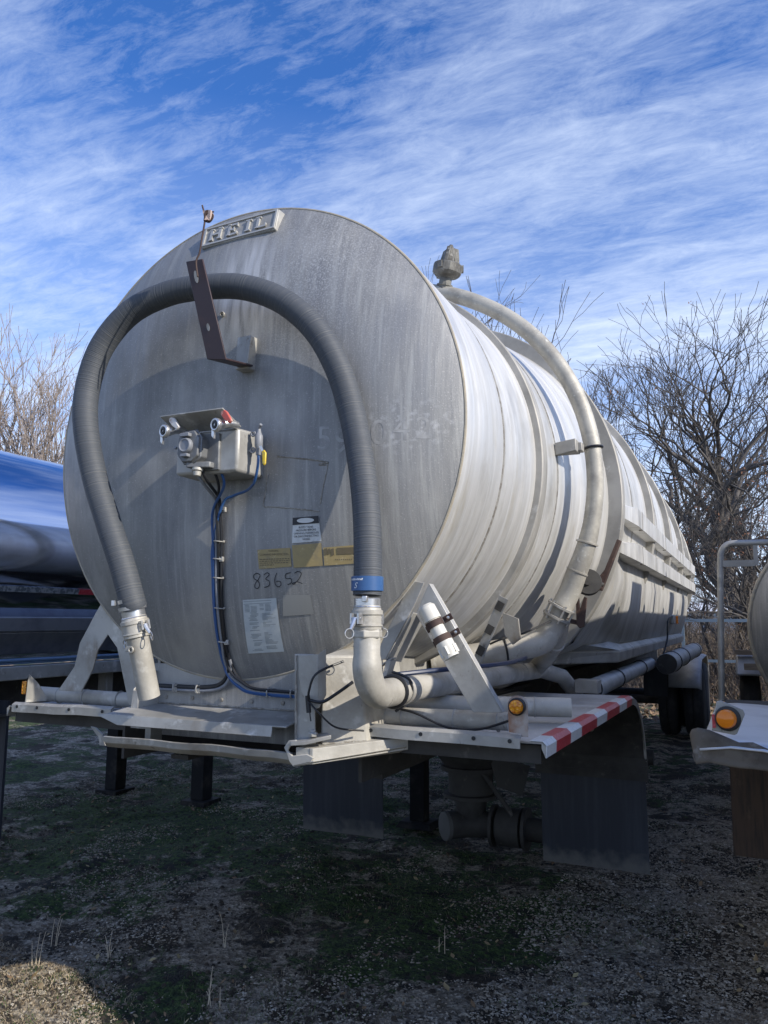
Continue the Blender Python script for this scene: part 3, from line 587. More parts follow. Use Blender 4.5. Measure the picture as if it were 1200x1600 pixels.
# right gusset: folded plate with a round-cornered cover and cable hole
mb = MB(); mb.prism([(.43, -.205, 1.565), (.437, -.205, 1.235), (.43, .0, 1.235), (.41, .0, 1.55)], (-.006, 0, 0))
mb.prism([(.437, -.205, 1.235), (.43, -.205, 1.565), (.50, -.195, 1.565), (.512, -.195, 1.245)], (0, .006, 0))
mb.build('corner_gusset', M_plate(), T, bevel=.002)
mb = MB(); q = [(.446, 1.560), (.528, 1.566), (.535, 1.375), (.518, 1.372), (.49, 1.385), (.462, 1.43), (.448, 1.49)]
mb.prism([(a, -.215, b) for a, b in q], (0, .012, 0)); mb.prism([(.528, -.215, 1.566), (.546, -.19, 1.585), (.55, -.19, 1.42), (.535, -.215, 1.375)], (0, .006, 0))
mb.build('gusset_cover', M_pipe(), T, bevel=.002)
mb = MB(); mb.hexa([(.512, -.16, 1.23), (.66, -.06, 1.24), (.66, .30, 1.24), (.512, .30, 1.23)], [(.512, -.16, 1.56), (.62, -.06, 1.56), (.62, .30, 1.60), (.512, .30, 1.62)])
mb.build('corner_box', M_pipe(), T, bevel=.01)
mb = MB(); mb.prism([(.438, -.245, 1.255), (.50, -.245, 1.262), (.58, -.20, 1.282), (.545, -.16, 1.285), (.44, -.16, 1.27)], (0, 0, -.014)); mb.lathe([(.018, 0), (.018, .014), (.012, .016), (.012, .024)], (.513, -.215, 1.275), (0, 0, 1), 6); mb.lathe([(.013, 0), (.013, -.03), (.009, -.04)], (.510, -.215, 1.235), (0, 0, 1), 8)
mb.build('bolted_clip', M_plate(), T, bevel=.002)
mb = MB(); mb.prism([(.405, -.235, 1.232), (.425, -.238, 1.258), (.455, -.238, 1.262), (.465, -.238, 1.252), (.430, -.235, 1.238), (.420, -.235, 1.222), (.440, -.235, 1.205), (.50, -.235, 1.215), (.528, -.235, 1.205), (.515, -.235, 1.185), (.445, -.235, 1.168), (.428, -.235, 1.185), (.418, -.235, 1.21)], (0, .010, 0))
mb.prism([(.445, -.235, 1.168), (.528, -.235, 1.190), (.78, .02, 1.225), (.76, .05, 1.200)], (0, 0, .006)); mb.hexa([(.45, -.226, 1.172), (.52, -.226, 1.18), (.80, .05, 1.215), (.60, .05, 1.20)], [(.45, -.226, 1.235), (.52, -.226, 1.235), (.80, .05, 1.26), (.60, .05, 1.26)])
mb.build('channel_end', M_pipe(), T, bevel=.002)
# left gusset
mb = MB(); mb.prism([(-.445, -.10, 1.305), (-.437, -.10, 1.395), (-.43, .0, 1.47), (-.43, .0, 1.305)], (.006, 0, 0)); mb.prism([(-.437, -.10, 1.305), (-.437, -.10, 1.39), (-.41, .0, 1.38), (-.41, .0, 1.32)], (.03, 0, 0))
mb.build('corner_gusset', M_plate(), T, bevel=.002)

def wbead(pts, r=.0035):
    pp = spline(pts, 8); random.seed(len(s_seed)); s_seed.append(1); MB().tube(pp, [r*random.uniform(.6, 1.35) for _ in pp], 6).build('weld_bead', M_bead(), T)
s_seed = []
wbead([(.441, -.212, 1.25), (.440, -.212, 1.40), (.436, -.212, 1.56)]); wbead([(.53, -.175, 1.245), (.60, -.11, 1.247), (.655, -.064, 1.248)])
wbead([(-.44, -.002, 1.31), (-.42, -.004, 1.40), (-.412, -.004, 1.47)]); wbead([(-.40, -.003, 1.333), (-.1, -.003, 1.334), (.2, -.003, 1.334), (.395, -.003, 1.334)])
for (x, z) in [(-.34, 1.36), (-.20, 1.36), (-.05, 1.36), (.10, 1.36), (.25, 1.36)]:
    MB().lathe([(.009, 0), (.009, .005), (.004, .007)], (x, 0, z), (0, -1, 0), 6).build('skirt_bolt', M_bead(), T)
# --- A-braces
def brace(sx):
    mb = MB(); f = (lambda p: (p[0]*sx, p[1], p[2]))
    if sx > 0: polys = [[(.864, .03, 1.826), (.905, .03, 1.76), (1.142, .03, 1.366), (1.036, .03, 1.362), (.812, .03, 1.713)]]
    else: polys = [[(.700, .03, 1.86), (.80, .03, 1.72), (.89, .03, 1.578), (.915, .03, 1.47), (1.01, .03, 1.356), (.865, .03, 1.356), (.80, .03, 1.46), (.775, .03, 1.55), (.72, .03, 1.62), (.66, .03, 1.56), (.575, .03, 1.31), (.50, .03, 1.31), (.555, .03, 1.55), (.60, .03, 1.72)]]
    for p in polys: mb.prism([f(q) for q in p], (0, .007, 0))
    if sx > 0:
        mb.prism([(.864, .03, 1.826), (.906, .03, 1.758), (1.142, .03, 1.366), (1.146, .06, 1.366), (.91, .06, 1.758), (.868, .06, 1.826)], (.004, 0, .002))
        mb.prism([(.850, .022, 1.83), (.812, .022, 1.75), (.690, .022, 1.54), (.655, .022, 1.54), (.67, .022, 1.60), (.775, .022, 1.80), (.80, .022, 1.84)], (0, .006, 0))
        mb.prism([(.812, .0, 1.72), (.70, .0, 1.54), (.715, .11, 1.53), (.822, .11, 1.71)], (.004, 0, -.002))
    b_ = mb.build('fender_brace', M_plate(), T, bevel=.0015); return b_
brR = brace(1); brL = brace(-1)
mb = MB(); mb.prism([(.655, -.02, 1.50), (.735, -.02, 1.545), (.735, .02, 1.545), (.655, .02, 1.50)], (0, 0, .006)); mb.prism([(.715, -.025, 1.54), (.690, -.025, 1.455), (.705, -.025, 1.45), (.735, -.025, 1.54)], (0, .05, 0)); mb.prism([(.655, -.02, 1.505), (.665, -.02, 1.44), (.67, -.02, 1.44), (.66, -.02, 1.51)], (0, .04, 0))
mb.build('pipe_bracket', M_plate(), T, bevel=.001)
# document tube with rusty clamps
A_, B_ = Vector((.882, -.035, 1.735)), Vector((.978, -.035, 1.562)); dd = (B_-A_).normalized(); L = (B_-A_).length
mb = MB(); mb.lathe([(.0, -.012), (.024, -.010), (.033, 0), (.034, .052), (.028, .053), (.028, L-.060), (.033, L-.058), (.033, L-.012), (.029, L-.004), (.030, L+.004), (.0, L+.004)], A_, dd, 28)
for k_ in range(6):
    an = k_*math.pi/3; e = dd.orthogonal().normalized(); g = dd.cross(e); c_ = A_+dd*(L-.022)+(e*math.cos(an)+g*math.sin(an))*.033; mb.obox(c_, e*.004, g*.004, dd*.016)
dt = mb.build('document_tube', M_white(), T)
mb = MB()
for s_ in (.068, .128):
    c_ = A_+dd*s_; mb.lathe([(.0305, -.012), (.033, -.012), (.033, .012), (.0305, .012)], c_, dd, 28)
    r2 = Vector((.87, 0, .48)).normalized(); mb.obox(c_+r2*.048+Vector((0, .022, 0)), r2*.018, Vector((0, .002, 0)), dd*.012); mb.obox(c_-r2*.036+Vector((0, .02, 0)), r2*.010, Vector((0, .002, 0)), dd*.012)
split_build(mb, 'rusty_clamp', M_rust(), dt, 3)
mb = MB()
for s_ in (.068, .128): mb.lathe([(.006, 0), (.006, .004), (.003, .005)], A_+dd*s_+Vector((.87, 0, .48))*.052+Vector((0, .018, 0)), (0, -1, 0), 6)
split_build(mb, 'clamp_bolt', M_steelclean(), dt)

# --- fender shelves
def fender(sx):
    mb = MB(); X0, X1 = .60, 1.29
    prof = []            # (y, z) top surface from front to the rounded rear end
    for y in np.linspace(.0, 2.15, 12): prof.append((y, 1.276-.012*y))
    for a in np.linspace(0, 84, 10): prof.append((2.15+.60*math.sin(R_(a)), 1.250-.48+.48*math.cos(R_(a))))
    prof.append((2.76, .78)); prof.append((2.76, .72))
    vs = []; xs = np.linspace(X0, X1, 9)
    for (y, z) in prof:
        for x in xs: vs.append((sx*x, y, z+.004*noise.noise(Vector((x*4, y*2.5, sx)))))
    nx = len(xs); fs = [(j*nx+i, j*nx+i+1, (j+1)*nx+i+1, (j+1)*nx+i) for j in range(len(prof)-1) for i in range(nx-1)]
    n0 = len(vs); vs2 = [(x, y+.002, z-.006) for (x, y, z) in vs]
    fs2 = [tuple(reversed([q+n0 for q in f])) for f in fs]
    edge = [(i, i+1) for i in range(nx-1)]+[((len(prof)-1)*nx+i+1, (len(prof)-1)*nx+i) for i in range(nx-1)]+[(j*nx+nx-1, (j+1)*nx+nx-1) for j in range(len(prof)-1)]+[((j+1)*nx, j*nx) for j in range(len(prof)-1)]
    mb.add(vs+vs2, fs+[(b, a, a+n0, b+n0) for a, b in edge])
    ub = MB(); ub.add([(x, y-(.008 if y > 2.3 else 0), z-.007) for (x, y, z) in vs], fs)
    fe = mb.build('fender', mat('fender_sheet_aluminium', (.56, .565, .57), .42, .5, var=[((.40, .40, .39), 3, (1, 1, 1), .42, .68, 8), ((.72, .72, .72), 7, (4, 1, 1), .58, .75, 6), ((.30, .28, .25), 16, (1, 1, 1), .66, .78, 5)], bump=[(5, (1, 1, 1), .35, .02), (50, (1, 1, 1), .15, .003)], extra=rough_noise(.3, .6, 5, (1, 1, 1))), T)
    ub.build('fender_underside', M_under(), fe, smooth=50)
    mb = MB()    # outer down-turned flange and step ribs on the rear quarter
    nseg = 24; pts = []
    for (y, z) in prof[:-2]: pts.append((y, z))
    for (a, b) in zip(pts[:-1], pts[1:]):
        hh = .050
        mb.hexa([(sx*1.290, a[0], a[1]+.001), (sx*1.306, a[0], a[1]-.012), (sx*1.306, b[0], b[1]-.012), (sx*1.290, b[0], b[1]+.001)], [(sx*1.290, a[0], a[1]-hh*.4), (sx*1.303, a[0], a[1]-hh), (sx*1.303, b[0], b[1]-hh), (sx*1.290, b[0], b[1]-hh*.4)])
    mb.build('fender_flange', M_plate(), fe, smooth=40)
    mb = MB()
    for z in (.70, .745, .79): mb.box(min(sx*.58, sx*1.31), max(sx*.58, sx*1.31), 2.738, 2.756, z, z+.012)
    mb.box(min(sx*.57, sx*1.312), max(sx*.57, sx*1.312), 2.744, 2.752, .66, .81); mb.build('flap_hanger', M_under(), fe)
    # front lip
    mb = MB(); k = 10; xs2 = np.linspace(.612, 1.225, k); vs = []
    for i, x in enumerate(xs2):
        j_ = .004*noise.noise(Vector((x*7, 3.3*sx, 0)))
        for (y, z) in [(.03, 1.300), (-.022, 1.306), (-.040, 1.296), (-.040, 1.262), (-.036, 1.262), (-.034, 1.294), (-.02, 1.300), (.03, 1.294)]: vs.append((sx*x, y+j_, z+j_-.010*(x-.6)))
    fs = [(i*8+q, i*8+(q+1) % 8, (i+1)*8+(q+1) % 8, (i+1)*8+q) for i in range(k-1) for q in range(8)]+[tuple(range(8)), tuple((k-1)*8+q for q in range(7, -1, -1))]
    mb.add(vs, fs); lip = mb.build('shelf_lip', M_plate(), T, bevel=0)
    mb = MB()
    for x in (.66, .86, 1.06, 1.19): mb.lathe([(.0075, 0), (.0075, .0015)], (sx*x, -.0415, 1.285-.008*(x-.6)), (0, -1, 0), 10)
    split_build(mb, 'rivet_hole', M_black(), lip)
    mb = MB(); mb.cyl((sx*.60, .13, 1.318), (sx*1.14 if sx > 0 else sx*1.235, .13, 1.325), .034, 20); ct = mb.build('conduit_tube', M_pipe(), T)
    mb = MB()
    for x in (.72, .93, 1.10): mb.torus((sx*x, .13, 1.321), (1, 0, 0), .035, .003, 18, 6)
    split_build(mb, 'tube_strap', M_plate(), ct)
    # mud flap
    mb = MB(); xs3 = np.linspace(.60, 1.29, 8); zs3 = np.linspace(.71, .075, 8); vs = []
    for z in zs3:
        for x in xs3: vs.append((sx*x, 2.77+.022*noise.noise(Vector((x*3, z*2, sx)))+.06*(.73-z)**2, z))
    fs = [(j*8+i, j*8+i+1, (j+1)*8+i+1, (j+1)*8+i) for j in range(7) for i in range(7)]; n0 = len(vs); vs += [(x, y+.010, z) for (x, y, z) in vs]
    ed = [(i, i+1) for i in range(7)]+[(56+i+1, 56+i) for i in range(7)]+[(j*8+7, j*8+15) for j in range(7)]+[(j*8+8, j*8) for j in range(7)]
    mb.add(vs, fs+[tuple(reversed([q+n0 for q in f])) for f in fs]+[(b, a, a+n0, b+n0) for a, b in ed]); mb.build('mud_flap', M_flap(), T)
    mb = MB(); mb.box(min(sx*.58, sx*.594), max(sx*.58, sx*.594), .02, 2.3, 1.08, 1.262); mb.box(min(sx*.594, sx*1.28), max(sx*.594, sx*1.28), .03, .05, 1.20, 1.262); mb.build('shelf_support', M_under(), T)
    return fe
feR = fender(1); feL = fender(-1)
# reflective tape on the outer flange of the right shelf
edges = [0.0, .20, .44, .66, .90, 1.12, 1.38, 1.60, 1.84, 2.06, 2.25]; cols = ['w', 'r', 'w', 'r', 'w', 'r', 'w', 'r', 'w', 'w']
edges = [-.002, .17, .42, .70, 1.00, 1.30, 1.60, 1.90, 2.13]; cols = ['w', 'r', 'w', 'r', 'w', 'r', 'w', 'w']
edges = [-.002, .145, .36, .55, .87, 1.12, 1.52, 1.78, 2.12]; cols = ['w', 'r', 'w', 'r', 'w', 'r', 'w', 'w']
edges = [-.002, .15, .40, .62, .98, 1.26, 1.66, 1.94, 2.14]; cols = ['w', 'r', 'w', 'r', 'w', 'r', 'w', 'r']
mb = MB()
for i, c_ in enumerate(cols):
    y0, y1 = edges[i], edges[i+1]; z0, z1 = 1.276-.012*y0, 1.276-.012*y1
    mb.hexa([(1.250, y0, z0+.0035), (1.2925, y0, z0+.0035), (1.2925, y1, z1+.0035), (1.250, y1, z1+.0035)], [(1.250, y0, z0+.0055), (1.2935, y0, z0+.0055), (1.2935, y1, z1+.0055), (1.250, y1, z1+.0055)], 0 if c_ == 'w' else 1)
    mb.hexa([(1.2915, y0, z0+.005), (1.3075, y0, z0-.010), (1.3075, y1, z1-.010), (1.2915, y1, z1+.005)], [(1.2935, y0, z0+.0055), (1.309, y0, z0-.010), (1.309, y1, z1-.010), (1.2935, y1, z1+.0055)], 0 if c_ == 'w' else 1)
    mb.hexa([(1.3065, y0, z0-.010), (1.309, y0, z0-.010), (1.309, y1, z1-.010), (1.3065, y1, z1-.010)], [(1.304, y0, z0-.050), (1.306, y0, z0-.050), (1.306, y1, z1-.050), (1.304, y1, z1-.050)], 0 if c_ == 'w' else 1)
mb.build('reflective_tape', [M_tapewhite(), M_tapered()], feR, smooth=0)
# marker lamps
mb = MB(); q = [(-.032, -.072), (-.036, .02)]+[(.036*math.cos(a)*-1, .02+.034*math.sin(a)) for a in np.linspace(0, math.pi, 10)][1:-1]+[(.036, .02), (.034, -.085), (.010, -.085), (.010, -.074)]
mb.prism([(1.212+a, -.012, 1.378+b) for a, b in q], (0, .005, 0)); lb = mb.build('lamp_bracket', mat('rust_tinged_plate', (.42, .37, .33), .6, .3, var=[((.30, .17, .11), 14, (1, 1, 1), .46, .66, 6)]), T)
MB().lathe([(.030, 0), (.030, .016), (.0255, .018), (.0255, .008), (0, .008)], (1.212, -.012, 1.395), (0, -1, 0), 28).build('lamp_grommet', M_black(), lb)
MB().lathe([(.024, 0), (.024, .012), (.020, .019), (.010, .023), (0, .024)], (1.212, -.024, 1.395), (0, -1, 0), 28).build('amber_lens', M_amber(), lb)
mb = MB(); mb.prism([(-1.165, -.02, 1.30), (-1.160, -.02, 1.40), (-1.150, -.02, 1.428), (-1.140, .02, 1.39), (-1.12, .06, 1.32), (-1.12, .06, 1.30)], (.005, 0, 0)); lb2 = mb.build('lamp_bracket', M_plate(), T)
MB().box(-1.200, -1.168, -.015, .02, 1.335, 1.395).build('amber_side_lamp', M_amber(), lb2, bevel=.004)

# stub tubes on the right shelf
mb = MB(); mb.cyl((.62, .42, 1.335), (1.27, .60, 1.335), .040, 22); st = mb.build('storage_tube', M_pipe(), T)
mb = MB()
for t_ in (.55, .78): c_ = Vector((.62, .42, 1.335)).lerp(Vector((1.27, .60, 1.335)), t_); mb.torus(c_, (.65, .18, 0), .041, .003, 18, 6)
split_build(mb, 'tube_strap', M_rib(), st)

# --- discharge pipe: elbow then run along the right side
ZP = 1.43
pts = [(.754, -.27, 1.645), (.754, -.27, 1.57)]+[(.755, -.27+.11*(1-math.cos(R_(a))), 1.545-.115*math.sin(R_(a))) for a in np.linspace(0, 90, 9)]
mb = MB(); rr = [.0465, .0465]+[.051]*9
mb.tube(pts, rr, 26); mb.tube([(.755, -.16, ZP), (.755, .10, ZP-.002)], [.051, .051], 26); el = mb.build('pipe_elbow', M_pipe(), T)
mb = MB(); mb.tube([(.755, .095, ZP-.002), (.76, 1.6, ZP-.03), (.76, 2.2, ZP-.045)]+[(.76+.20*math.sin(R_(a))*.9, 2.2+.35*math.sin(R_(a)), ZP-.045-.36*(1-math.cos(R_(a)))) for a in (30, 55, 75)]+[(.97, 2.75, .98)], .049, 24)
pipe = mb.build('discharge_pipe', M_pipe(), T)
mb = MB()
for y in (.095, .62, 1.7): mb.lathe([(.049, -.006), (.0525, -.004), (.0525, .004), (.049, .006)], (.757, y, ZP-.003-.015*y), (0, 1, 0), 24)
mb.torus((.755, .02, ZP), (0, 1, 0), .0545, .004, 24, 8); split_build(mb, 'pipe_band', M_rib(), pipe)
mb = MB(); mb.box(.69, .704, .86, .96, 1.36, 1.49); mb.box(.704, .83, .89, .93, 1.467, 1.48); mb.build('pipe_saddle', M_rib(), pipe)
MB().torus((.755, -.05, ZP+.0), (0, 1, .0), .0565, .0075, 28, 8).build('rubber_strap', M_black(), el)
mb = MB(); mb.lathe([(.050, 0), (.056, .004), (.056, .026), (.050, .030)], (.754, -.27, 1.628), (0, 0, 1), 6); mb.build('hex_collar', M_pipe(), el, bevel=.003)

# --- vent pipe over the tank
YV = 1.52; vp = []
for a in [106, 100, 92, 84, 76, 68, 60, 52, 44, 36, 28, 20, 12, 4, -4, -12, -19, -25]:
    r_ = 1.245 if a < 60 else 1.245+.02*(a-60)/40; vp.append((r_*math.cos(R_(a)), YV, 2.47+r_*math.sin(R_(a))))
low = Vector(vp[-1]); vp += [(1.085, YV+.01, 1.84), (1.045, YV, 1.765)]
rr = [.046]*(len(vp)-5)+[.046, .052, .056, .058, .058]
mb = MB(); mb.tube(spline(vp, 3), np.interp(np.linspace(0, 1, (len(vp)-1)*3+1), np.linspace(0, 1, len(vp)), rr), 24); vent = mb.build('vent_pipe', mat('mottled_pipe_aluminium', (.44, .42, .365), .6, .3, var=[((.30, .285, .25), 9, (1, 1, 1), .45, .65, 8), ((.56, .55, .5), 40, (1, 1, 1), .6, .75, 3)], bump=(90, (1, 1, 1), .35, .002)), T)
fl = Vector((1.045, YV, 1.765)); ax = (Vector((1.085, YV, 1.84))-fl).normalized()
mb = MB(); mb.lathe([(.055, -.01), (.078, -.008), (.078, .004), (.056, .006)], fl, ax, 26); mb.lathe([(.055, -.07), (.078, -.068), (.078, -.056), (.056, -.054)], fl, ax, 26); mb.lathe([(.05, -.056), (.05, -.01)], fl, ax, 22)
mb.build('pipe_flange', M_rib(), vent)
mb = MB(); e = ax.orthogonal().normalized(); g = ax.cross(e)
for k_ in range(6):
    a = k_*math.pi/3+.3; c_ = fl+(e*math.cos(a)+g*math.sin(a))*.069; mb.cyl(c_-ax*.085, c_+ax*.016, .006, 8)
split_build(mb, 'flange_bolt', M_steelclean(), vent)
# collar bands on vent pipe
mb = MB()
for s_ in (-24.5, -17): c_ = Vector((1.245*math.cos(R_(s_)), YV, 2.47+1.245*math.sin(R_(s_)))); t_ = Vector((math.sin(R_(s_)), 0, -math.cos(R_(s_)))); mb.lathe([(.052, -.006), (.060, -.004), (.060, .004), (.052, .006)], c_, t_, 24)
split_build(mb, 'pipe_band', M_pipe(), vent)
# clamp bracket
mb = MB(); c_ = Vector((1.245*math.cos(R_(7)), YV, 2.47+1.245*math.sin(R_(7)))); tang = Vector((-math.sin(R_(7)), 0, math.cos(R_(7))))
mb.torus(c_, tang, .052, .007, 26, 8); mb.build('clamp_strap', M_black(), vent)
mb = MB(); mb.hexa([(1.07, 1.34, 2.56), (1.18, 1.34, 2.58), (1.18, 1.46, 2.58), (1.07, 1.36, 2.56)], [(1.07, 1.34, 2.63), (1.18, 1.34, 2.645), (1.18, 1.46, 2.645), (1.07, 1.36, 2.63)]); mb.box(1.17, 1.20, 1.40, 1.47, 2.59, 2.635); mb.build('pipe_standoff', M_rib(), T, bevel=.004)
# relief valve on top
def vt(p): return p
o = Vector((.385, 1.52, 3.70)); axv = Vector((.10, 0, 1)).normalized()
mb = MB(); mb.lathe([(.044, -.05), (.044, .0), (.050, .002), (.050, .012), (.038, .014), (.038, .052), (.046, .060), (.070, .066), (.084, .080), (.088, .086), (.088, .134), (.080, .142), (.050, .146)], o, (.20, -.05, 1), 14)
for k_ in range(3):
    a = k_*2.1+.4; mb.obox(o+Vector((.018, 0, .11))+Vector((math.cos(a), math.sin(a), 0))*.088, Vector((math.cos(a), math.sin(a), 0))*.012, Vector((-math.sin(a), math.cos(a), 0))*.014, Vector((0, 0, .02)))
mgv = mat('dark_cast_valve', (.20, .195, .175), .65, .3, var=[((.10, .095, .085), 12, (1, 1, 1), .42, .6, 8), ((.34, .33, .30), 30, (1, 1, 1), .58, .7, 5)], bump=(50, (1, 1, 1), .5, .004))
rv = mb.build('relief_valve', mgv, T, smooth=25)
mb = MB(); mb.lathe([(.034, .14), (.036, .16), (.030, .225), (.016, .25), (.010, .262)], o, (.2, -.05, 1), 9)
for k_ in range(3):
    a = k_*2.094+.7; c_ = o+Vector((.035, -.008, .185))+Vector((math.cos(a)*.046, math.sin(a)*.046, 0)); mb.obox(c_, Vector((math.cos(a), math.sin(a), -.2))*.016, Vector((-math.sin(a), math.cos(a), 0))*.012, Vector((.2-math.cos(a)*.25, -math.sin(a)*.25, 1))*.050)
mb.build('valve_cage', mgv, rv, bevel=.003, smooth=25)

# --- pipework under the vent: check valve elbow, tee
mb = MB(); mb.tube(spline([fl-ax*.06, fl-ax*.13, (.93, 1.50, 1.575), (.78, 1.42, 1.535), (.60, 1.32, 1.50), (.40, 1.22, 1.47)]), [.066]*41, 24); ep = mb.build('inlet_pipe', M_pipe(), T)
MB().torus((.76, 1.41, 1.53), (.9, .4, .16), .068, .006, 24, 8).build('pipe_band', M_black(), ep)
mb = MB(); mb.tube(spline([fl-ax*.09+Vector((.02, .05, 0)), (.985, 1.66, 1.60), (.90, 1.80, 1.50), (.82, 1.95, 1.44), (.76, 2.05, 1.40)]), [.050]*33, 22); mb.lathe([(.052, -.012), (.060, -.008), (.060, .008), (.052, .012)], (.955, 1.70, 1.565), (-.5, .6, -.6), 22)
mb.build('branch_pipe', M_pipe(), T)
# butterfly valve with brown handle plates
mb = MB(); mb.lathe([(.070, -.018), (.074, -.01), (.074, .01), (.070, .018)], (1.17, 1.62, 1.90), (.3, -.9, .2), 22); mb.lathe([(.012, 0), (.012, .14)], (1.17, 1.62, 1.90), (.35, .8, -.05), 10); mb.lathe([(.02, 0), (.02, .012)], (1.17, 1.60, 1.90), (.3, -.9, .2), 10)
bv = mb.build('butterfly_valve', M_under(), T)
mb = MB(); mb.prism([(1.285, 1.95, 2.165), (1.305, 1.95, 2.155), (1.190, 1.93, 1.865), (1.150, 1.93, 1.868), (1.165, 1.93, 1.93), (1.21, 1.93, 1.985)], (0, .05, 0)); mb.box(1.13, 1.19, 1.90, 1.99, 1.875, 1.90); mb.box(1.15, 1.17, 1.88, 1.95, 1.90, 1.93)
mb.build('handle_plate', M_rust(), bv, bevel=.003)
mb = MB(); mb.prism([(1.105, 1.60, 1.835), (1.120, 1.60, 1.83), (1.125, 1.60, 1.75), (1.150, 1.60, 1.82), (1.165, 1.60, 1.815), (1.145, 1.60, 1.66), (1.12, 1.60, 1.65), (1.105, 1.60, 1.67)], (0, .02, 0)); mb.prism([(1.02, 1.58, 1.715), (1.12, 1.62, 1.69), (1.12, 1.62, 1.665), (1.01, 1.58, 1.69)], (0, .03, 0)); mb.build('handle_plate', M_rust(), bv, bevel=.002)
mb = MB(); mb.tube(spline([(1.00, 1.45, 1.69), (.90, 1.3, 1.63), (.80, 1.2, 1.595), (.74, 1.2, 1.57)]), .005, 6); mb.build('thin_wire', M_black(), bv)
# second brace plates deeper under the tank
mb = MB(); mb.prism([(.965, .62, 1.80), (1.005, .62, 1.78), (.86, .66, 1.50), (.80, .66, 1.46)], (0, .01, 0)); mb.prism([(.82, 1.16, 1.73), (.90, 1.16, 1.70), (.91, 1.16, 1.60), (.87, 1.16, 1.57), (.83, 1.16, 1.62)], (0, .02, 0)); split_build(mb, 'under_brace', M_plate(), T)
mb = MB()
for t_ in (.12, .45, .75): c_ = Vector((.985, .612, 1.79)).lerp(Vector((.83, .65, 1.48)), t_); mb.obox(c_+Vector((0, 0, 0)), (.010, 0, .018), (0, .003, 0), (.014, 0, -.008))
split_build(mb, 'brace_slot', M_under(), T)
MB().tube(spline([(.66, .10, 1.475), (.80, .3, 1.49), (.95, .7, 1.50), (.9, 1.3, 1.50)]), .010, 8).build('air_line', mat('dark_blue_line', (.012, .025, .07), .4), T)
# cable from gusset hole
mb = MB(); mb.tube(spline([(.505, -.235, 1.395), (.515, -.25, 1.44), (.54, -.24, 1.50), (.60, -.15, 1.54)]), .0045, 8); mb.tube(spline([(.505, -.235, 1.405), (.56, -.235, 1.40), (.61, -.22, 1.43), (.655, -.18, 1.47)]), .006, 8)
mb.tube(spline([(.505, -.235, 1.40), (.55, -.235, 1.36), (.60, -.20, 1.31), (.66, -.10, 1.29)]), .0035, 8); mb.tube([(.50, -.235, 1.42), (.507, -.235, 1.36)], .009, 8); mb.tube([(.507, -.232, 1.37), (.514, -.232, 1.33)], .0025, 6)
mb.build('looped_cable', M_black(), T)
MB().tube(spline([(.74, -.03, 1.50), (.80, .0, 1.47), (.79, .02, 1.40), (.73, .03, 1.35)]), .0055, 8).build('looped_cable', M_black(), T)
MB().tube(spline([(-.375, -.035, 1.41), (-.46, .0, 1.42), (-.50, .05, 1.39), (-.51, .06, 1.33), (-.49, .04, 1.29)]), .0055, 8).build('looped_cable', M_black(), T)
MB().tube(spline([(-.53, .10, 1.60), (-.54, .06, 1.52), (-.50, .05, 1.46), (-.44, .04, 1.42)]), .010, 8).build('looped_cable', M_black(), T)
MB().tube(spline([(.70, .06, 1.36), (.80, .05, 1.345), (.93, .05, 1.300), (1.05, .06, 1.30), (1.17, .04, 1.34)]), .005, 6).build('looped_cable', M_black(), T)

# --- side rails, bottom rail, chassis
def siderail(z0, z1, xo):
    mb = MB(); st_ = [(2.32, 1.225, z0+.04, z1-.03), (2.75, xo, z0, z1)]+[(y, xo, z0, z1) for y in (4.0, 5.5, 7.3, 9.0)]+[(9.9, xo-.06, z0+.01, z1-.01)]
    for a, b in zip(st_[:-1], st_[1:]):
        inn = lambda s_: 1.10
        mb.hexa([(inn(a), a[0], a[2]), (a[1], a[0], a[2]+.004), (b[1], b[0], b[2]+.004), (inn(b), b[0], b[2])], [(inn(a), a[0], a[3]+.05), (a[1], a[0], a[3]), (b[1], b[0], b[3]), (inn(b), b[0], b[3]+.05)])
    o_ = mb.build('side_rail', M_barrel(), barrel, smooth=25); return o_
siderail(2.325, 2.45, 1.312); siderail(2.085, 2.205, 1.305)
for y in (3.0, 4.7, 6.4, 8.1):
    for (z0, z1, xo_) in ((2.322, 2.453, 1.315), (2.082, 2.208, 1.308)): MB().box(1.285, xo_, y, y+.012, z0, z1).build('rail_joint', M_rib(), barrel, smooth=0)
mb = MB()
zs = [(.70, 2.15), (1.125, 2.95), (1.125, 8.8), (.70, 9.0)]
mb.hexa([(.62, 2.15, 1.405), (1.125, 2.95, 1.405), (1.125, 8.8, 1.415), (.62, 8.9, 1.415)], [(.66, 2.15, 1.50), (1.135, 2.95, 1.485), (1.135, 8.8, 1.495), (.66, 8.9, 1.50)])
mb.hexa([(.66, 2.15, 1.50), (1.135, 2.95, 1.485), (1.135, 8.8, 1.495), (.66, 8.9, 1.50)], [(.90, 2.35, 1.56), (1.04, 2.95, 1.56), (1.04, 8.8, 1.57), (.90, 8.9, 1.57)])
mb.build('bottom_side_rail', M_plate(), T, smooth=0, bevel=.01)
mb = MB()   # lower flank joining shell to bottom rail
fst = [(2.305, [(1.20, 2.14), (1.19, 1.98), (1.10, 1.78), (.94, 1.55), (.70, 1.42)]), (2.7, [(1.20, 2.14), (1.20, 1.96), (1.15, 1.78), (1.02, 1.55), (.80, 1.43)]), (3.3, [(1.20, 2.14), (1.205, 1.95), (1.18, 1.78), (1.10, 1.54), (.90, 1.44)])]+[(y_, [(1.20, 2.14), (1.205, 1.95), (1.18, 1.78), (1.10, 1.54), (.90, 1.44)]) for y_ in (4.0, 5.6, 7.3, 8.9)]+[(9.8, [(1.12, 2.10), (1.10, 1.95), (1.0, 1.75), (.85, 1.60), (.6, 1.48)])]
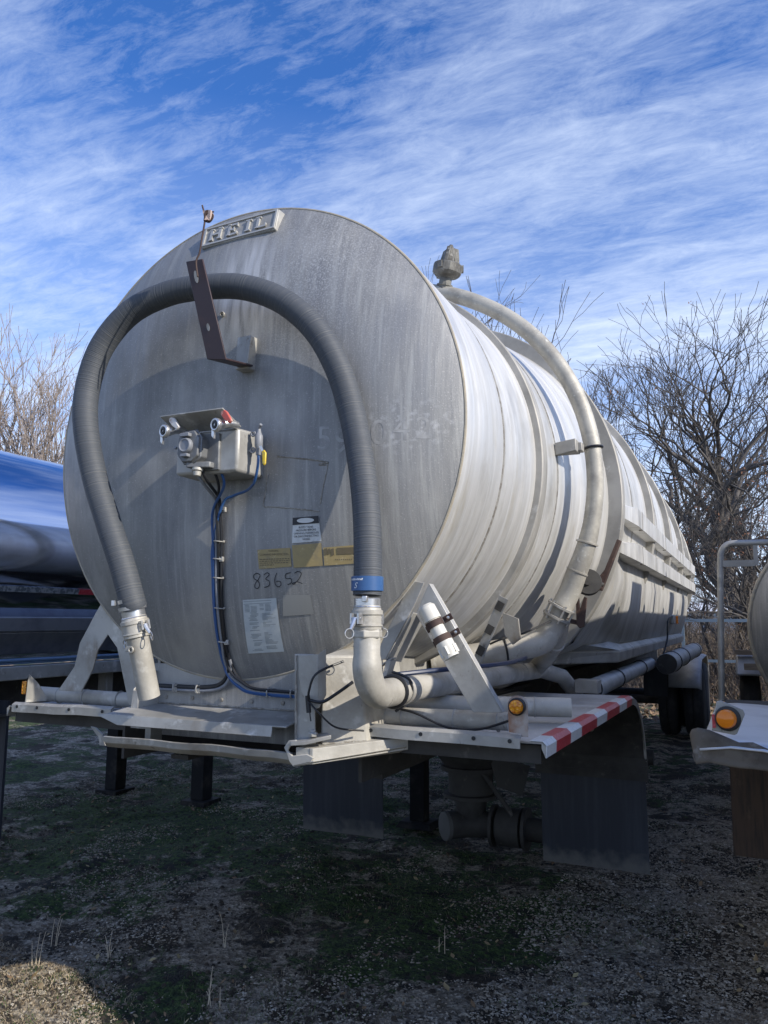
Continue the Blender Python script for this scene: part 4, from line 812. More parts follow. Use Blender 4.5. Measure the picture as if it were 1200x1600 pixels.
vs = [(x_, y_, z_) for (y_, P_) in fst for (x_, z_) in P_]; mb.add(vs, [(i_*5+k_, i_*5+k_+1, (i_+1)*5+k_+1, (i_+1)*5+k_) for i_ in range(len(fst)-1) for k_ in range(4)])
mb.build('lower_flank', M_barrel(), barrel, smooth=50)
mb = MB()
for sx in (-1, 1):
    mb.box(sx*.50-.05, sx*.50+.05, .3, 11.6, 1.04, 1.06); mb.box(sx*.50-.05, sx*.50+.05, .3, 11.6, 1.24, 1.26); mb.box(sx*.50-.006, sx*.50+.006, .3, 11.6, 1.06, 1.24)
for y in (1.2, 2.9, 4.6, 6.3, 8.4, 9.8, 11.2): mb.box(-.50, .50, y, y+.08, 1.08, 1.20)
mb.box(-.62, .62, 3.42, 3.58, .98, 1.06)
mb.build('chassis_frame', M_under(), T, smooth=0)
# landing legs
for sx in (-1, 1):
    mb = MB(); mb.box(sx*.60-.085, sx*.60+.085, 3.42, 3.58, .62, 1.10); mb.box(sx*.60-.065, sx*.60+.065, 3.44, 3.56, .06, .62); lg = mb.build('landing_leg', M_dark(), T, bevel=.006)
    mb = MB(); mb.tube([(sx*.60, 3.5, 1.05), (sx*.25, 3.45, 1.12)], .03, 8); mb.tube([(sx*.60, 3.42, .72), (sx*.30, 3.0, 1.1)], .022, 8); mb.build('leg_strut', M_dark(), lg)
    mb = MB(); mb.hexa([(sx*.60-.16, 3.36, .012), (sx*.60+.16, 3.36, .012), (sx*.60+.16, 3.64, .012), (sx*.60-.16, 3.64, .012)], [(sx*.60-.13, 3.39, .06), (sx*.60+.13, 3.39, .06), (sx*.60+.13, 3.61, .06), (sx*.60-.13, 3.61, .06)]); mb.build('foot_pad', M_dark(), lg, bevel=.006)
# hoppers with tees
def hopper(y, sc=1.):
    mb = MB(); mb.lathe([(.62, 1.45), (.60, 1.20), (.42, .92), (.215, .64), (.20, .62)], (0, y, 0), (0, 0, 1), 36); hp = mb.build('hopper_cone', M_under(), T)
    mb = MB(); mb.lathe([(.19, .62), (.225, .615), (.225, .585), (.17, .58), (.165, .42), (.205, .415), (.205, .39), (.12, .385), (.11, .25)], (0, y, 0), (0, 0, 1), 30); mb.build('hopper_outlet', M_under(), hp)
    mb = MB(); mb.tube([(-.14, y-.10, .19), (-.02, y-.04, .20), (.12, y, .20), (.30, y, .20)], [.098, .095, .092, .085], 22); mb.lathe([(.105, -.09), (.135, -.085), (.135, .085), (.105, .09)], (.30, y, .20), (1, 0, 0), 22); mb.cyl((.30, y, .20), (.92, y, .20), .082, 20)
    mb.lathe([(.15, -.012), (.15, .012)], (.18, y, .20), (1, 0, 0), 20); mb.lathe([(.15, -.012), (.15, .012)], (.42, y, .20), (1, 0, 0), 20)
    mb.build('outlet_tee', M_under(), hp)
    mb = MB(); mb.lathe([(.0, 0), (.085, .004), (.102, .012), (.102, .04)], (-.175, y-.135, .185), (.7, .7, 0), 24); mb.build('tee_cap', mat('dusty_cap', (.10, .10, .095), .8, .1), hp)
    mb = MB(); mb.tube(spline([(.10, y-.05, .95), (.35, y-.05, .82), (.55, y, .78), (.62, y+.1, .80)]), .055, 14); mb.tube([(.1, y-.1, .62), (.36, y-.15, .32)], .018, 8); mb.prism([(.18, y-.12, .72), (.48, y-.10, .66), (.42, y-.10, .45), (.24, y-.12, .5)], (0, .01, 0)); mb.build('aeration_hose', M_under(), hp)
hopper(3.05); hopper(6.6)
# rear axle group
def wheel(x, y, r=.515, w=.27, nm='wheel'):
    t = MB(); s_ = 1 if x > 0 else -1
    t.lathe([(.28, -w/2), (.36, -w/2-.004), (.47, -w/2+.01), (r-.015, -w/2+.035), (r, -w/2+.06), (r, -.012), (r-.012, -.008), (r-.012, .008), (r, .012), (r, w/2-.06), (r-.015, w/2-.035), (.47, w/2-.01), (.36, w/2+.004), (.28, w/2)], (x, y, r-.005), (1, 0, 0), 48)
    wo_ = t.build('wheel', M_tyre(), T)
    m_ = MB(); m_.lathe([(.285, -w/2+.01), (.27, -w/2+.02), (.26, 0), (.12, .03), (.11, .09), (.0, .09)], (x, y, r-.005), (s_, 0, 0), 32); m_.build('rim', M_pipe(), wo_)
for y in (10.15, 11.4):
    for x in (1.155, .80, -.80, -1.155): wheel(x, y)
    MB().cyl((-.9, y, .50), (.9, y, .50), .065, 14).build('axle', M_under(), T)
for sx in (-1, 1):
    mb = MB(); pr_ = []
    for a in np.linspace(20, 160, 15): pr_.append((10.15-.64*math.cos(R_(a)) if a < 90 else 11.4-.64*math.cos(R_(a)), .52+.64*math.sin(R_(a))))
    vs = []
    for (y, z) in pr_: vs += [(sx*.84, y, z), (sx*1.24, y, z), (sx*1.292, y, z-.02)]
    n_ = len(pr_); fs = []
    for i in range(n_-1): fs += [(3*i, 3*i+1, 3*i+4, 3*i+3), (3*i+1, 3*i+2, 3*i+5, 3*i+4)]
    mb.add(vs, fs); o_ = mb.build('wheel_fender', mat('dull_grey_fender', (.36, .37, .39), .55, .35, var=[((.24, .24, .24), 4, (1, 1, 1), .45, .7, 6)]), T, smooth=50); sm = o_.modifiers.new('thick', 'SOLIDIFY'); sm.thickness = .008
MB().box(.52, .84, 9.35, 9.37, .62, 1.10).build('front_splash_guard', M_rubber(), T)
MB().box(-.84, -.52, 9.35, 9.37, .62, 1.10).build('front_splash_guard', M_rubber(), T)
# long storage tubes at the side
def stube(a, b, r, name, straps):
    mb = MB(); mb.cyl(a, b, r, 26); t_ = mb.build(name, mat('galvanised_tube', (.40, .42, .43), .5, .4, var=[((.28, .29, .30), 5, (1, 1, 1), .45, .65, 6)]), T)
    mb = MB(); d_ = Vector(b)-Vector(a); mb.lathe([(r*.97, 0), (r*.97, .004), (r*.3, .006)], Vector(a)-d_.normalized()*.005, -d_, 26); mb.build('tube_end_cap', M_under(), t_)
    mb = MB()
    for s_ in straps: mb.torus(Vector(a).lerp(Vector(b), s_), d_, r+.003, .006, 26, 6)
    split_build(mb, 'tube_strap', M_black(), t_)
stube((1.22, 5.3, 1.285), (1.22, 9.6, 1.285), .098, 'hose_storage_tube', (.12, .4, .93))
stube((1.05, 2.35, 1.27), (1.05, 5.4, 1.28), .062, 'small_storage_tube', (.3, .75))
mb = MB(); mb.box(.96, 1.10, 2.22, 2.36, 1.25, 1.33); mb.build('tube_bracket', M_rib(), T, bevel=.004)
# side marker lamp near the rear
mb = MB(); mb.box(1.155, 1.20, 6.6, 6.95, 1.66, 1.76); ml = mb.build('side_marker_box', M_pipe(), T, bevel=.01)
MB().box(1.200, 1.222, 6.85, 6.95, 1.665, 1.75).build('side_amber_lens', M_amberdome(), ml)
MB().tube(spline([(1.18, 6.6, 1.74), (1.16, 6.3, 1.70), (1.15, 6.25, 1.5), (1.12, 6.1, 1.35)]), .009, 6).build('looped_cable', M_black(), T)

# =================================================================== HOSE (own thing, rests on the hook)
H = thing('transfer_hose', 'black ribbed rubber hose arched over the tank front with clamped metal couplings at both ends', 'hose', (.754, -.27, 1.66))
hp = [(-.240, -.330, 1.735), (-.247, -.34, 1.771), (-.293, -.354, 1.91), (-.357, -.368, 2.066), (-.441, -.381, 2.279), (-.489, -.395, 2.496), (-.501, -.379, 2.666), (-.45, -.363, 2.831), (-.322, -.348, 2.959), (-.146, -.332, 3.016), (.03, -.316, 3.02), (.208, -.293, 2.997), (.374, -.27, 2.921), (.507, -.247, 2.798), (.594, -.224, 2.646), (.65, -.208, 2.472), (.700, -.221, 2.268), (.735, -.242, 2.074), (.752, -.262, 1.88), (.754, -.27, 1.775)]
pp = spline(hp, 16); random.seed(8)
mb = MB(); mb.tube(pp, [.0505+.0006*noise.noise(Vector((0, 0, i*.35))) for i in range(len(pp))], 32, along=True); mb.build('hose_body', M_hose(), H, smooth=60)
mb = MB(); mb.lathe([(.052, 0), (.0565, .001), (.0565, .050), (.052, .051)], (.754, -.27, 1.790), (0, 0, 1), 36); slv = mb.build('blue_sleeve', M_blue(), H)
mb = MB()       # sleeve print, wrapped round the sleeve
def wraptext(txt, u0, z0, size, shear=0., sx=1.):
    vs, fs = textmesh(txt, size, 0)
    out = []
    for (a, b, c) in vs:
        s_ = (u0+(a+shear*b)*sx)/.0572; an = -math.pi/2+s_-.10; out.append((.754+.0572*math.cos(an), -.27+.0572*math.sin(an), z0+b))
    mb.add(out, fs)
for k_ in range(9):      # worn slanted print, no longer readable
    u0 = -.040+.0062*k_; q_ = [(u0, 1.826), (u0+.0045, 1.826), (u0+.0072, 1.826+(.0065, .0050, .0070)[k_ % 3]), (u0+.0027, 1.826+(.0065, .0050, .0070)[k_ % 3])]
    mb.add([(.754+.0572*math.cos(-math.pi/2+u_/.0572-.10), -.27+.0572*math.sin(-math.pi/2+u_/.0572-.10), z_) for u_, z_ in q_], [(0, 1, 2, 3)])
wraptext('S', -.022, 1.799, .028, .35, 1.1)
mb.build('sleeve_print', mat('white_print', (.75, .76, .76), .5), slv, smooth=0)
def camlock(org, axis, side, par=H, nm='camlock_coupling'):
    mb = MB(); mb.lathe([(.043, .0), (.050, .002), (.050, .012), (.054, .014), (.054, .018), (.050, .020), (.050, .052), (.055, .054), (.055, .068), (.050, .070), (.046, .085)], org, axis, 32)
    cp = mb.build(nm, M_pipe(), par)
    mb = MB(); ax_ = Vector(axis).normalized(); mb.lathe([(.0445, .070), (.046, .072), (.046, .108), (.0445, .110)], org, axis, 32); mb.torus(Vector(org)+ax_*.080, axis, .0465, .003, 28, 6); mb.build('ferrule', M_steelclean(), par)
    s_ = Vector(side).normalized(); w = ax_.cross(s_).normalized(); c_ = Vector(org)+ax_*.040
    for sg in (1, -1):
        mb = MB(); q = c_+s_*sg*.056; mb.obox(q-w*.016, s_*.012, w*.004, ax_*.018); mb.obox(q+w*.016, s_*.012, w*.004, ax_*.018); mb.lathe([(.005, -.022), (.005, .022)], q, w, 10)
        mb.tube([q+s_*sg*.006, q+s_*sg*.018-ax_*.02, q+s_*sg*.030-ax_*.038], [.010, .008, .006], 8)
        mb.build('cam_arm', M_steelclean(), cp)
        mb = MB(); mb.torus(q+s_*sg*.036-ax_*.050, (s_*.4+w*.9), .016, .0018, 22, 6); mb.build('pull_ring', M_steelclean(), cp)
camlock((.754, -.27, 1.655), (0, 0, 1), (-.25, -1, 0))
axl = (Vector((-.262, -.342, 1.82))-Vector((-.228, -.315, 1.615))).normalized()
camlock(Vector((-.229, -.316, 1.618)), axl, (1, -.25, .2))
mb = MB()
for s_ in (.110, .140): mb.lathe([(.0515, 0), (.054, .001), (.054, .015), (.0515, .016)], Vector((-.229, -.316, 1.618))+axl*s_, axl, 30)
mb.box(-.300, -.284, -.392, -.375, 1.742, 1.762); mb.build('band_clamp', M_steelclean(), H)
mb = MB(); mb.box(.762, .780, -.330, -.313, 1.752, 1.772); mb.build('band_clamp_buckle', M_steelclean(), H, bevel=.002)
# stowage stub (part of the trailer) the left end plugs onto
mb = MB(); mb.tube([(-.230, -.316, 1.625), (-.214, -.250, 1.385)], .0425, 24, True); ss = mb.build('hose_stowage_stub', M_pipe(), T)
mb = MB(); mb.torus((-.228, -.350, 1.572), (0, 1, 0), .010, .004, 16, 6); mb.obox((-.245, -.345, 1.577), (.012, 0, .004), (0, .004, 0), (0, 0, .010)); mb.build('chain_lug', M_pipe(), ss)

# =================================================================== LEFT NEIGHBOUR
XL, RL, ZL = -3.24, .80, 2.16
LN = thing('stainless_tank_trailer', 'shiny polished stainless tank trailer partly hidden behind the left of the grey tank', 'tank trailer', (XL, 5, 0))
mb = MB(); vs = []; n = 72; sts = [(-.6, .05), (-.58, .5), (-.52, .72), (-.42, RL)]+[(y, RL) for y in np.arange(.3, 11, 1.2)]+[(11.2, RL), (11.35, .5), (11.4, .05)]
for (y, r_) in sts:
    for k in range(n):
        a = 2*math.pi*k/n; vs.append((XL+r_*math.cos(a), y, ZL+r_*math.sin(a)))
mb.add(vs, [(i*n+k, i*n+(k+1) % n, (i+1)*n+(k+1) % n, (i+1)*n+k) for i in range(len(sts)-1) for k in range(n)]+[tuple(range(n-1, -1, -1)), tuple((len(sts)-1)*n+k for k in range(n))])
lt = mb.build('polished_barrel', M_polish(), LN, smooth=40)
mb = MB()
for y in (3.2, 6.2, 9.0): mb.lathe([(RL-.001, 0), (RL+.0015, .002), (RL+.0015, .02), (RL-.001, .022)], (XL, y, ZL), (0, 1, 0), 72)
split_build(mb, 'jacket_seam', M_polish(), lt)
mb = MB(); x = XL+.752; dirty = mat('scuffed_grey_tape', (.30, .32, .34), .5, 0, var=[((.10, .12, .14), 40, (1, 1, 1), .48, .56, 3)])
for (ya, yb, k_) in [(-.3, .35, 0), (.35, .62, 1), (.62, 1.53, 0), (1.53, 1.83, 1), (1.83, 2.6, 0), (2.6, 2.9, 1), (2.9, 4, 0)]: mb.hexa([(x-.004, ya, 1.868), (x+.004, ya, 1.868), (x+.004, yb, 1.868), (x-.004, yb, 1.868)], [(x+.010, ya, 1.905), (x+.018, ya, 1.905), (x+.018, yb, 1.905), (x+.010, yb, 1.905)], k_)
mb.build('reflective_tape', [dirty, M_tapered()], LN, smooth=0)
mb = MB(); mb.box(XL+.45, XL+.735, -.3, 11, 1.60, 1.705); mb.hexa([(XL+.45, -.3, 1.45), (XL+.66, -.3, 1.45), (XL+.66, 11, 1.45), (XL+.45, 11, 1.45)], [(XL+.45, -.3, 1.60), (XL+.725, -.3, 1.60), (XL+.725, 11, 1.60), (XL+.45, 11, 1.60)]); mb.build('lower_jacket_rail', mat('dull_stainless', (.27, .275, .29), .45, .7, var=[((.2, .2, .22), 6, (1, 1, 1), .45, .65, 6)]), LN, bevel=.01)
mb = MB(); mb.box(XL+.62, XL+.76, -.3, 11, 1.285, 1.375); mb.build('frame_rail', M_plate(), LN, bevel=.006)
mb = MB(); mb.box(XL+.60, XL+.63, -.3, 11, 1.07, 1.285)
mb.build('frame_web', M_under(), LN)
mb = MB()
for i in range(9): mb.box(XL+.63, XL+.70, -.2+1.05*i, -.12+1.05*i, 1.07, 1.285)
mb.box(XL+.60, XL+.72, -.3, 11, 1.045, 1.07); mb.build('frame_post', M_rib(), LN, smooth=0)
mb = MB(); mb.tube([(XL+.74, -.3, 1.415), (XL+.74, 10.5, 1.415)], .012, 8); mb.tube([(XL+.73, -.3, 1.395), (XL+.73, 10.5, 1.395)], .009, 8); split_build(mb, 'air_line', mat('pale_blue_line', (.13, .22, .36), .4), LN)
for sx in (-1, 1):
    mb = MB(); mb.box(XL+sx*.52-.07, XL+sx*.52+.07, 3.29, 3.43, .05, 1.15); lg = mb.build('landing_leg', M_dark(), LN, bevel=.006)
    mb = MB(); mb.box(XL+sx*.52-.13, XL+sx*.52+.13, 3.23, 3.49, .01, .05); mb.build('foot_pad', M_dark(), lg)
mb = MB(); mb.box(XL+.25, XL+.80, .95, .97, .30, 1.16); mb.build('mud_flap', M_flap(), LN)
mb = MB(); mb.box(XL+.25, XL+.80, -.4, .98, 1.06, 1.08); mb.build('fender', M_under(), LN)
for y in (9.2, 10.4):
    for x in (XL+1.0, XL-1.0):
        t = MB(); t.lathe([(.28, -.2), (.47, -.19), (.51, -.16), (.51, .16), (.47, .19), (.28, .2)], (x, y, .505), (1, 0, 0), 36); w_ = t.build('wheel', M_tyre(), LN)
        m_ = MB(); m_.lathe([(.275, -.16), (.1, -.05), (.1, .05), (.275, .16)], (x, y, .505), (1, 0, 0), 24); m_.build('rim', M_pipe(), w_)

# =================================================================== RIGHT NEIGHBOUR
XN = 3.08
RN = thing('neighbouring_tank_trailer', 'tank trailer at the right edge with amber lamp, bent fender lip and handrail', 'tank trailer', (XN, 5, 0))
mb = MB(); vs = []; n = 64; sts = [(-.60*(1-(r_/.84)**2), r_, 1.98) for r_ in (.02, .15, .3, .42, .54, .64, .72, .78, .82)]+[(.02, .84, 1.98), (11, .84, 1.98), (11.2, .05, 1.98)]  # unseen nose, bulged forward to shade the ground beside the sunlit corner
for (y, r_, z_) in sts:
    for k in range(n):
        a = 2*math.pi*k/n; vs.append((XN+.12+r_*math.cos(a), y, z_+r_*math.sin(a)))
mb.add(vs, [(i*n+k, i*n+(k+1) % n, (i+1)*n+(k+1) % n, (i+1)*n+k) for i in range(len(sts)-1) for k in range(n)])
nt_ = mb.build('tank_barrel', M_barrel(), RN, smooth=40)
for y in (.9, 2.3, 3.7, 5.3, 7.0, 8.7): MB().lathe([(.842, 0), (.885, .01), (.885, .07), (.842, .08)], (XN+.12, y, 1.98), (0, 1, 0), 64).build('stiffening_band', M_rib(), nt_)
for (y, w_, h_) in [(1.7, .05, .10), (2.9, .55, .07), (4.4, .05, .16), (5.9, .5, .10), (7.6, .4, .12)]: MB().box(2.72, 3.0, y, y+w_, 2.66, 2.80+h_).build('roof_shadow_block', M_rib(), nt_, bevel=.01)  # unseen; blocks and bands added to make the tank's shadow edge jagged
mb = MB(); mb.lathe([(.05, -.20), (.50, -.16), (.80, -.06), (.92, -.01), (.95, .03), (.95, .10), (.90, .14), (.90, 1.6), (.5, 1.8)], (2.905, 4.9, 1.63), (0, 1, 0), 72)
lo_ = mb.build('lower_drop_section', M_head(), RN, smooth=45)
MB().torus((2.905, 4.92, 1.63), (0, 1, 0), .945, .02, 72, 8).build('rim_weld', M_beadtan(), lo_)
mb = MB(); a0 = [(2.93+.80*math.cos(a)*-1, 1.63+.80*math.sin(a)) for a in np.linspace(-.12, .25, 7)]
for i in range(6): mb.hexa([(a0[i][0], 4.80, a0[i][1]), (a0[i][0]+.05, 4.79, a0[i][1]), (a0[i+1][0]+.05, 4.79, a0[i+1][1]), (a0[i+1][0], 4.80, a0[i+1][1])], [(a0[i][0], 4.86, a0[i][1]), (a0[i][0]+.05, 4.84, a0[i][1]), (a0[i+1][0]+.05, 4.84, a0[i+1][1]), (a0[i+1][0], 4.86, a0[i+1][1])], 1 if i in (2, 3) else 0)
mb.build('reflective_tape', [M_tapewhite(), M_tapered()], lo_, smooth=0)
# shelf
mb = MB(); vs = []; xs = np.linspace(1.79, 3.0, 14); ysn = np.linspace(.06, 1.75, 10)
for y in ysn:
    for x in xs: vs.append((x, y, 1.285+.012*math.sin(x*14)*(1 if y < .8 else .4)-.05*max(0, y-1.45)**1.0+.004*noise.noise(Vector((x*3, y*3, 7)))))
nx = len(xs); mb.add(vs, [(j*nx+i, j*nx+i+1, (j+1)*nx+i+1, (j+1)*nx+i) for j in range(len(ysn)-1) for i in range(nx-1)])
nf = mb.build('fender', mat('pale_fender_aluminium', (.66, .67, .69), .4, .35, var=[((.5, .51, .53), 4, (1, 1, 1), .45, .7, 6)], bump=(6, (1, 1, 1), .2, .02)), RN, smooth=50); sm = nf.modifiers.new('thick', 'SOLIDIFY'); sm.thickness = .006
mb = MB(); vs = []
tp = [(1.758, 1.319), (1.762, 1.330), (1.768, 1.339), (1.787, 1.347), (1.822, 1.341), (1.863, 1.325), (1.907, 1.307), (1.948, 1.311), (1.991, 1.292), (2.3, 1.295), (3.0, 1.295)]
bt = [(1.770, 1.262), (1.773, 1.248), (1.778, 1.234), (1.792, 1.238), (1.816, 1.243), (1.863, 1.236), (1.907, 1.232), (1.948, 1.232), (1.991, 1.229), (2.3, 1.23), (3.0, 1.23)]
for i, (a_, b_) in enumerate(zip(tp, bt)):
    for t_ in (0, .12, .3, .5, .7, .88, 1):
        x = a_[0]+(b_[0]-a_[0])*t_; z = a_[1]+(b_[1]-a_[1])*t_
        vs.append((x, .085-.018*math.sin(t_*2.6)+.010*noise.noise(Vector((x*16, z*20, 1.5)))-(.016*(t_-.8)/.2 if t_ > .8 else 0)+.03*max(0, (1.775-x)/.02), z))
k = 7; mb.add(vs, [(i*k+j, i*k+j+1, (i+1)*k+j+1, (i+1)*k+j) for i in range(len(tp)-1) for j in range(k-1)])
nl = mb.build('bent_fender_lip', mat('grimy_tan_lip', (.13, .108, .082), .75, .05, var=[((.07, .055, .04), 9, (1, 1, 1), .45, .62, 8), ((.26, .24, .21), 12, (1, 1, 1), .6, .72, 5)], bump=(12, (1, 1, 1), .4, .01)), RN, smooth=60); sm = nl.modifiers.new('thick', 'SOLIDIFY'); sm.thickness = .004
mb = MB(); mb.prism([(1.832, .0, 1.350), (1.850, .0, 1.440), (1.862, .0, 1.444), (1.925, .0, 1.418), (1.930, .0, 1.405), (1.905, .0, 1.345), (1.897, .0, 1.340)], (0, .006, 0)); nb = mb.build('lamp_bracket', M_plate(), RN, bevel=.002)
MB().lathe([(.038, 0), (.038, .010), (.030, .012)], (1.880, -.001, 1.390), (.1, -1, 0), 28).build('lamp_grommet', M_black(), nb)
MB().lathe([(.029, 0), (.029, .016), (.025, .026), (.015, .031), (0, .033)], (1.878, -.010, 1.390), (-.15, -1, 0), 28).build('amber_dome_lens', M_amberdome(), nb)
mb = MB(); mb.box(1.835, 1.845, -.01, .02, 1.36, 1.40); mb.build('red_side_reflector', M_tapered(), nb)
mb = MB(); mb.prism([(1.805, 2.6, 1.20), (2.50, 2.6, 1.20), (2.50, 2.62, .30), (1.797, 2.62, .30)], (0, .02, 0)); mb.build('mud_flap', M_flapbrown(), RN)
mb = MB(); mb.box(1.80, 3.0, 1.70, 2.62, 1.195, 1.215); mb.box(2.45, 2.55, .3, 11, 1.04, 1.24); mb.box(3.6, 3.7, .3, 11, 1.04, 1.24); mb.build('chassis_frame', M_under(), RN)
mb = MB(); mb.tube(spline([(1.775, 2.7, 1.20), (1.795, 2.7, 1.70), (1.812, 2.7, 2.06), (1.820, 2.7, 2.13), (1.850, 2.7, 2.172), (1.90, 2.7, 2.185), (2.05, 2.7, 2.183), (2.6, 2.7, 2.18)], 6), .0195, 14)
hr = mb.build('handrail', M_plate(), RN)
mb = MB(); mb.box(1.825, 2.01, 2.685, 2.715, 2.035, 2.075); mb.box(2.005, 2.03, 2.69, 2.71, 2.04, 2.18); mb.build('handrail_crossbar', M_rib(), hr)
for y in (10.3,):
    for x in (1.92, 2.30, 4.2):
        t = MB(); t.lathe([(.28, -.14), (.47, -.13), (.50, -.10), (.51, -.08), (.51, .08), (.50, .10), (.47, .13), (.28, .14)], (x, y, .505), (1, 0, 0), 40); w_ = t.build('wheel', M_tyre(), RN)
        m_ = MB(); m_.lathe([(.275, -.12), (.1, -.05), (.1, .05), (.275, .12)], (x, y, .505), (1, 0, 0), 24); m_.build('rim', M_pipe(), w_)
mb = MB(); mb.hexa([(1.74, 9.62, .93), (2.5, 9.62, .93), (2.5, 10.9, .93), (1.74, 10.9, .93)], [(1.76, 9.72, 1.22), (2.5, 9.72, 1.22), (2.5, 10.8, 1.22), (1.76, 10.8, 1.22)]); wf = mb.build('wheel_fender', mat('grey_rear_fender', (.42, .43, .45), .5, .3, var=[((.3, .3, .31), 4, (1, 1, 1), .45, .65, 6)]), RN, bevel=.03)
mb = MB(); mb.box(1.75, 2.5, 9.60, 9.70, 1.221, 1.29); mb.box(1.86, 2.5, 9.45, 9.50, 1.02, 1.11); mb.build('plank', mat('weathered_wood', (.30, .25, .19), .8, 0, var=[((.2, .16, .12), 3, (1, 8, 8), .4, .6, 6)]), wf)

# unseen trailer added beyond the right neighbour to keep sun off the ground
FT = thing('added_shade_trailer', 'unseen tank trailer added beyond the right neighbour to shade the ground', 'tank trailer', (6.35, 5, 0))
mb = MB(); mb.lathe([(.05, -.1), (.7, -.02), (.95, .15), (1.0, .4), (1.0, 10.8), (.95, 11), (.05, 11.2)], (6.35, -.1, 2.05), (0, 1, 0), 48); mb.build('tank_barrel', M_barrel(), FT, smooth=45)
mb = MB(); mb.box(5.8, 5.9, .2, 11, 1.0, 1.2); mb.box(6.8, 6.9, .2, 11, 1.0, 1.2); mb.box(5.1, 7.6, .0, 2.2, 1.2, 1.22); mb.build('chassis_frame', M_under(), FT)
mb = MB(); mb.box(5.1, 5.8, 2.2, 2.22, .15, 1.2); mb.build('mud_flap', M_flap(), FT)
mb = MB(); mb.box(6.9, 7.6, 2.2, 2.22, .15, 1.2); mb.build('mud_flap', M_flap(), FT)
for x in (5.75, 6.95):
    mb = MB(); mb.box(x-.07, x+.07, 3.3, 3.44, .0, 1.1); mb.build('landing_leg', M_dark(), FT)
for x in (5.35, 5.7, 7.0, 7.35):
    t = MB(); t.lathe([(.28, -.14), (.47, -.13), (.51, -.08), (.51, .08), (.47, .13), (.28, .14)], (x, 10.3, .505), (1, 0, 0), 36); w_ = t.build('wheel', M_tyre(), FT)
    m_ = MB(); m_.lathe([(.275, -.12), (.1, -.05), (.1, .05), (.275, .12)], (x, 10.3, .505), (1, 0, 0), 20); m_.build('rim', M_pipe(), w_)

# =================================================================== GROUND
def gh(x, y):
    hm = noise.noise(Vector((x*2.3, y*2.3, 8.3)))+.7*noise.noise(Vector((x*5.2, y*5.2, 4.3)))
    return .030*noise.noise(Vector((x*1.3, y*1.3, .3)))+.045*max(0., hm)+.016*noise.noise(Vector((x*4.1, y*4.1, 2.3)))+.008*noise.noise(Vector((x*11, y*11, 5.3)))-.012
def axis_pts(a, b, lo, hi, s):
    core = list(np.arange(lo, hi, s)); st_ = s; x = lo; L = []
    while x > a: st_ *= 1.35; x -= st_; L.append(max(x, a))
    st_ = s; x = core[-1]; Rr = []
    while x < b: st_ *= 1.35; x += st_; Rr.append(min(x, b))
    return L[::-1]+core+Rr
gx = axis_pts(-400, 400, -5.5, 3.2, .035); gy = axis_pts(-60, 700, -.6, 6.5, .035)
vs = [(x, y, gh(x, y) if (-12 < x < 12 and -8 < y < 30) else -.01) for y in gy for x in gx]
nx = len(gx)
me = bpy.data.meshes.new('ground'); me.from_pydata(vs, [], [(j*nx+i, j*nx+i+1, (j+1)*nx+i+1, (j+1)*nx+i) for j in range(len(gy)-1) for i in range(nx-1)])
